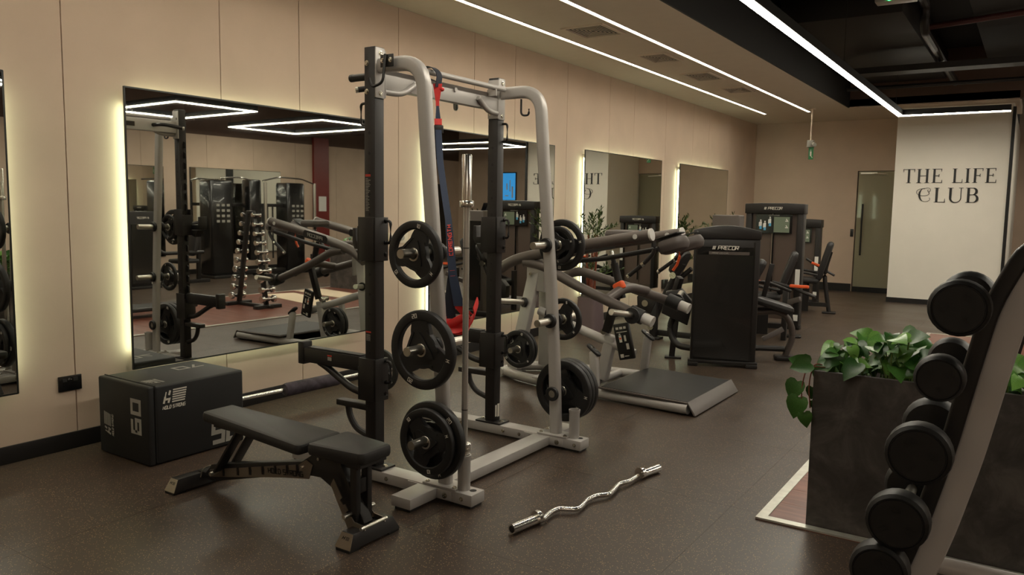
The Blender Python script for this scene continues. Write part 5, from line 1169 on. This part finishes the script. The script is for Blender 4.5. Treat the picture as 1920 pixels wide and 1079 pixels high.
obj('back_post', MB().bar((8.62,9.28,.05),(8.62,9.30,1.15), .07, .06, (1,0,0)), 'black_metal', cp, bevel=.006); obj('base_tube', MB().box(8.58,8.66,8.4,9.5,.03,.10), 'black_metal', cp, bevel=.006)
obj('press_arm', MB().tube(fillet([(8.62,8.44,1.05),(8.45,8.75,1.1),(8.42,9.25,1.2)], .2, 6), .028, 10), 'black_metal', cp); obj('press_arm', MB().tube(fillet([(8.55,8.42,.72),(8.50,8.50,.62),(8.48,9.3,.62)], .12, 6), .035, 10), 'black_metal', cp)
obj('seat_column', MB().box(8.57,8.67,8.92,9.02,.05,.42), 'black_metal', cp, bevel=.006)
# cable machine: two towers, a linking beam and pulley columns
cm = thing('cable_machine', 'tall black cable machine with two towers reflected in the mirror', 'gym machine', (9.7,11.7,0), 'selectorised machines')
for y0, y1 in ((10.45,10.98),(12.36,12.86)):
    tb = obj('tower_body', MB().rbox(9.5,9.95,y0,y1,.06,2.02,.07,5), 'black_gloss', cm); obj('tower_foot', MB().box(9.4,10.05,y0-.03,y1+.03,0,.06), 'black_metal', cm, bevel=.01)
    m = MB()
    for r_ in range(4):
        for c_ in range(3): m.box(9.4955,9.4985,y0+.12+c_*.12,y0+.19+c_*.12,1.15+r_*.11,1.20+r_*.11)
    obj('exercise_chart', m, 'grey_print', tb, smooth=0)
obj('upper_beam', MB().box(9.66,9.74,10.9,12.45,1.48,1.55), 'black_metal', cm, bevel=.006); obj('base_beam', MB().box(9.6,9.75,10.9,12.45,.02,.12), 'black_metal', cm, bevel=.006)
obj('pulley_column', MB().cyl((9.3,12.95,.06),(9.3,12.95,2.02), .035, 12), 'steel', cm); obj('pulley_column', MB().cyl((9.25,11.58,.06),(9.25,11.58,2.0), .035, 12), 'steel', cm)
obj('centre_tower', MB().rbox(9.3,9.62,11.24,11.54,.35,2.05,.06,4), 'black_gloss', cm)
obj('pull_up_grip', MB().tube(fillet([(9.3,11.55,2.03),(9.2,11.9,2.12),(9.2,12.5,2.1),(9.3,12.95,2.0)], .1, 5), .016, 8), 'chrome', cm); obj('pull_up_grip', MB().tube(fillet([(9.3,11.25,2.03),(9.2,10.95,2.08),(9.25,10.5,2.05)], .1, 5), .016, 8), 'chrome', cm)
obj('column_foot', MB().box(9.2,9.5,12.85,13.05,0,.06).box(9.15,9.6,11.48,11.68,0,.06), 'black_metal', cm, bevel=.008)
obj('pulley_block', MB().box(9.24,9.36,12.86,13.04,.25,.42), 'black_plastic', cm, bevel=.01); obj('pulley_lever', MB().rbox(9.22,9.25,12.88,12.98,.32,.38,.01), 'orange', cm)
obj('hanging_strap', MB().box(9.6,9.62,11.75,11.80,.98,1.48).box(9.6,9.62,12.02,12.05,.35,1.48).box(9.58,9.60,11.86,11.9,1.05,1.48), 'black_plastic', cm, smooth=0)
cp.location.y -= .45; cp.location.x += .05; cm.location.y -= .8; cm.location.x -= .05
# television and cross trainers in the deep end
tv = thing('television', 'upright wall screen glowing blue, reflected in the mirror', 'television', (8.7, DY-.05, 2.1))
obj('casing', MB().box(8.45,9.0,DY-.06,DY-.005,1.75,2.65), 'frame_black', tv, bevel=.006); obj('screen', MB().box(8.47,8.98,DY-.063,DY-.0605,1.78,2.62), 'screen_blue', tv, smooth=0)
m = MB()
for x0,x1,z0,z1 in ((8.55,8.6,1.85,2.2),(8.65,8.68,2.05,2.4),(8.72,8.85,1.9,1.93),(8.76,8.80,2.1,2.3)): m.box(x0,x1,DY-.0645,DY-.063,z0,z1)
obj('picture', m, 'paper', tv, smooth=0)
def cross_trainer(x, y, rz, label):
    t = thing('cross_trainer', label, 'cross trainer', (0,0,0), 'cross trainers in the deep end')
    obj('base_rail', MB().box(-.3,.3,-.85,-.78,0,.06).box(-.04,.04,-.8,.8,.02,.1).box(-.28,.28,.75,.82,0,.06), 'black_metal', t, bevel=.006)
    obj('drive_cover', MB().rbox(-.14,.14,.15,.85,.06,.62,.12,5), 'black_plastic', t); obj('mast', MB().tube(fillet([(0,.35,.55),(0,.28,1.0),(0,.20,1.42)], .2, 4), .045, 10), 'graphite', t)
    c = obj('console', MB().rbox(-.22,.22,-.03,.03,-.16,.16,.03).xf(Matrix.Translation((0,.16,1.52)) @ rot('X', -.35)), 'black_plastic', t); obj('screen', MB().box(-.18,.18,-.034,-.031,-.12,.12).xf(Matrix.Translation((0,.16,1.52)) @ rot('X', -.35)), 'screen_dark', c, smooth=0)
    for s in (-1, 1):
        obj('handle_arm', MB().tube(fillet([(s*.24,.1,.35),(s*.27,.12,.95),(s*.24,-.06,1.3),(s*.2,-.18,1.5)], .2, 5), .018, 8), 'black_metal', t)
        obj('pedal', MB().rbox(s*.15-.07,s*.15+.07,-.42,-.02,.28+s*.05,.34+s*.05,.03), 'black_plastic', t); obj('pedal_arm', MB().bar((s*.15,-.7,.22),(s*.15,.4,.34+s*.05), .04, .05), 'steel', t)
        obj('grip', MB().tube(fillet([(s*.02,.2,1.2),(s*.2,.05,1.25),(s*.2,-.12,1.3)], .08, 4), .016, 8), 'black_metal', t)
    t.location = (x,y,0); t.rotation_euler = (0,0,rz)
cross_trainer(7.0, 18.3, .6, 'cross trainer nearer the white wall, reflected in the mirror')
cross_trainer(8.4, 18.9, .6, 'cross trainer nearer the dark door, reflected in the mirror')
cross_trainer(5.2, 18.6, .6, 'cross trainer just right of the white wall in the deep end')
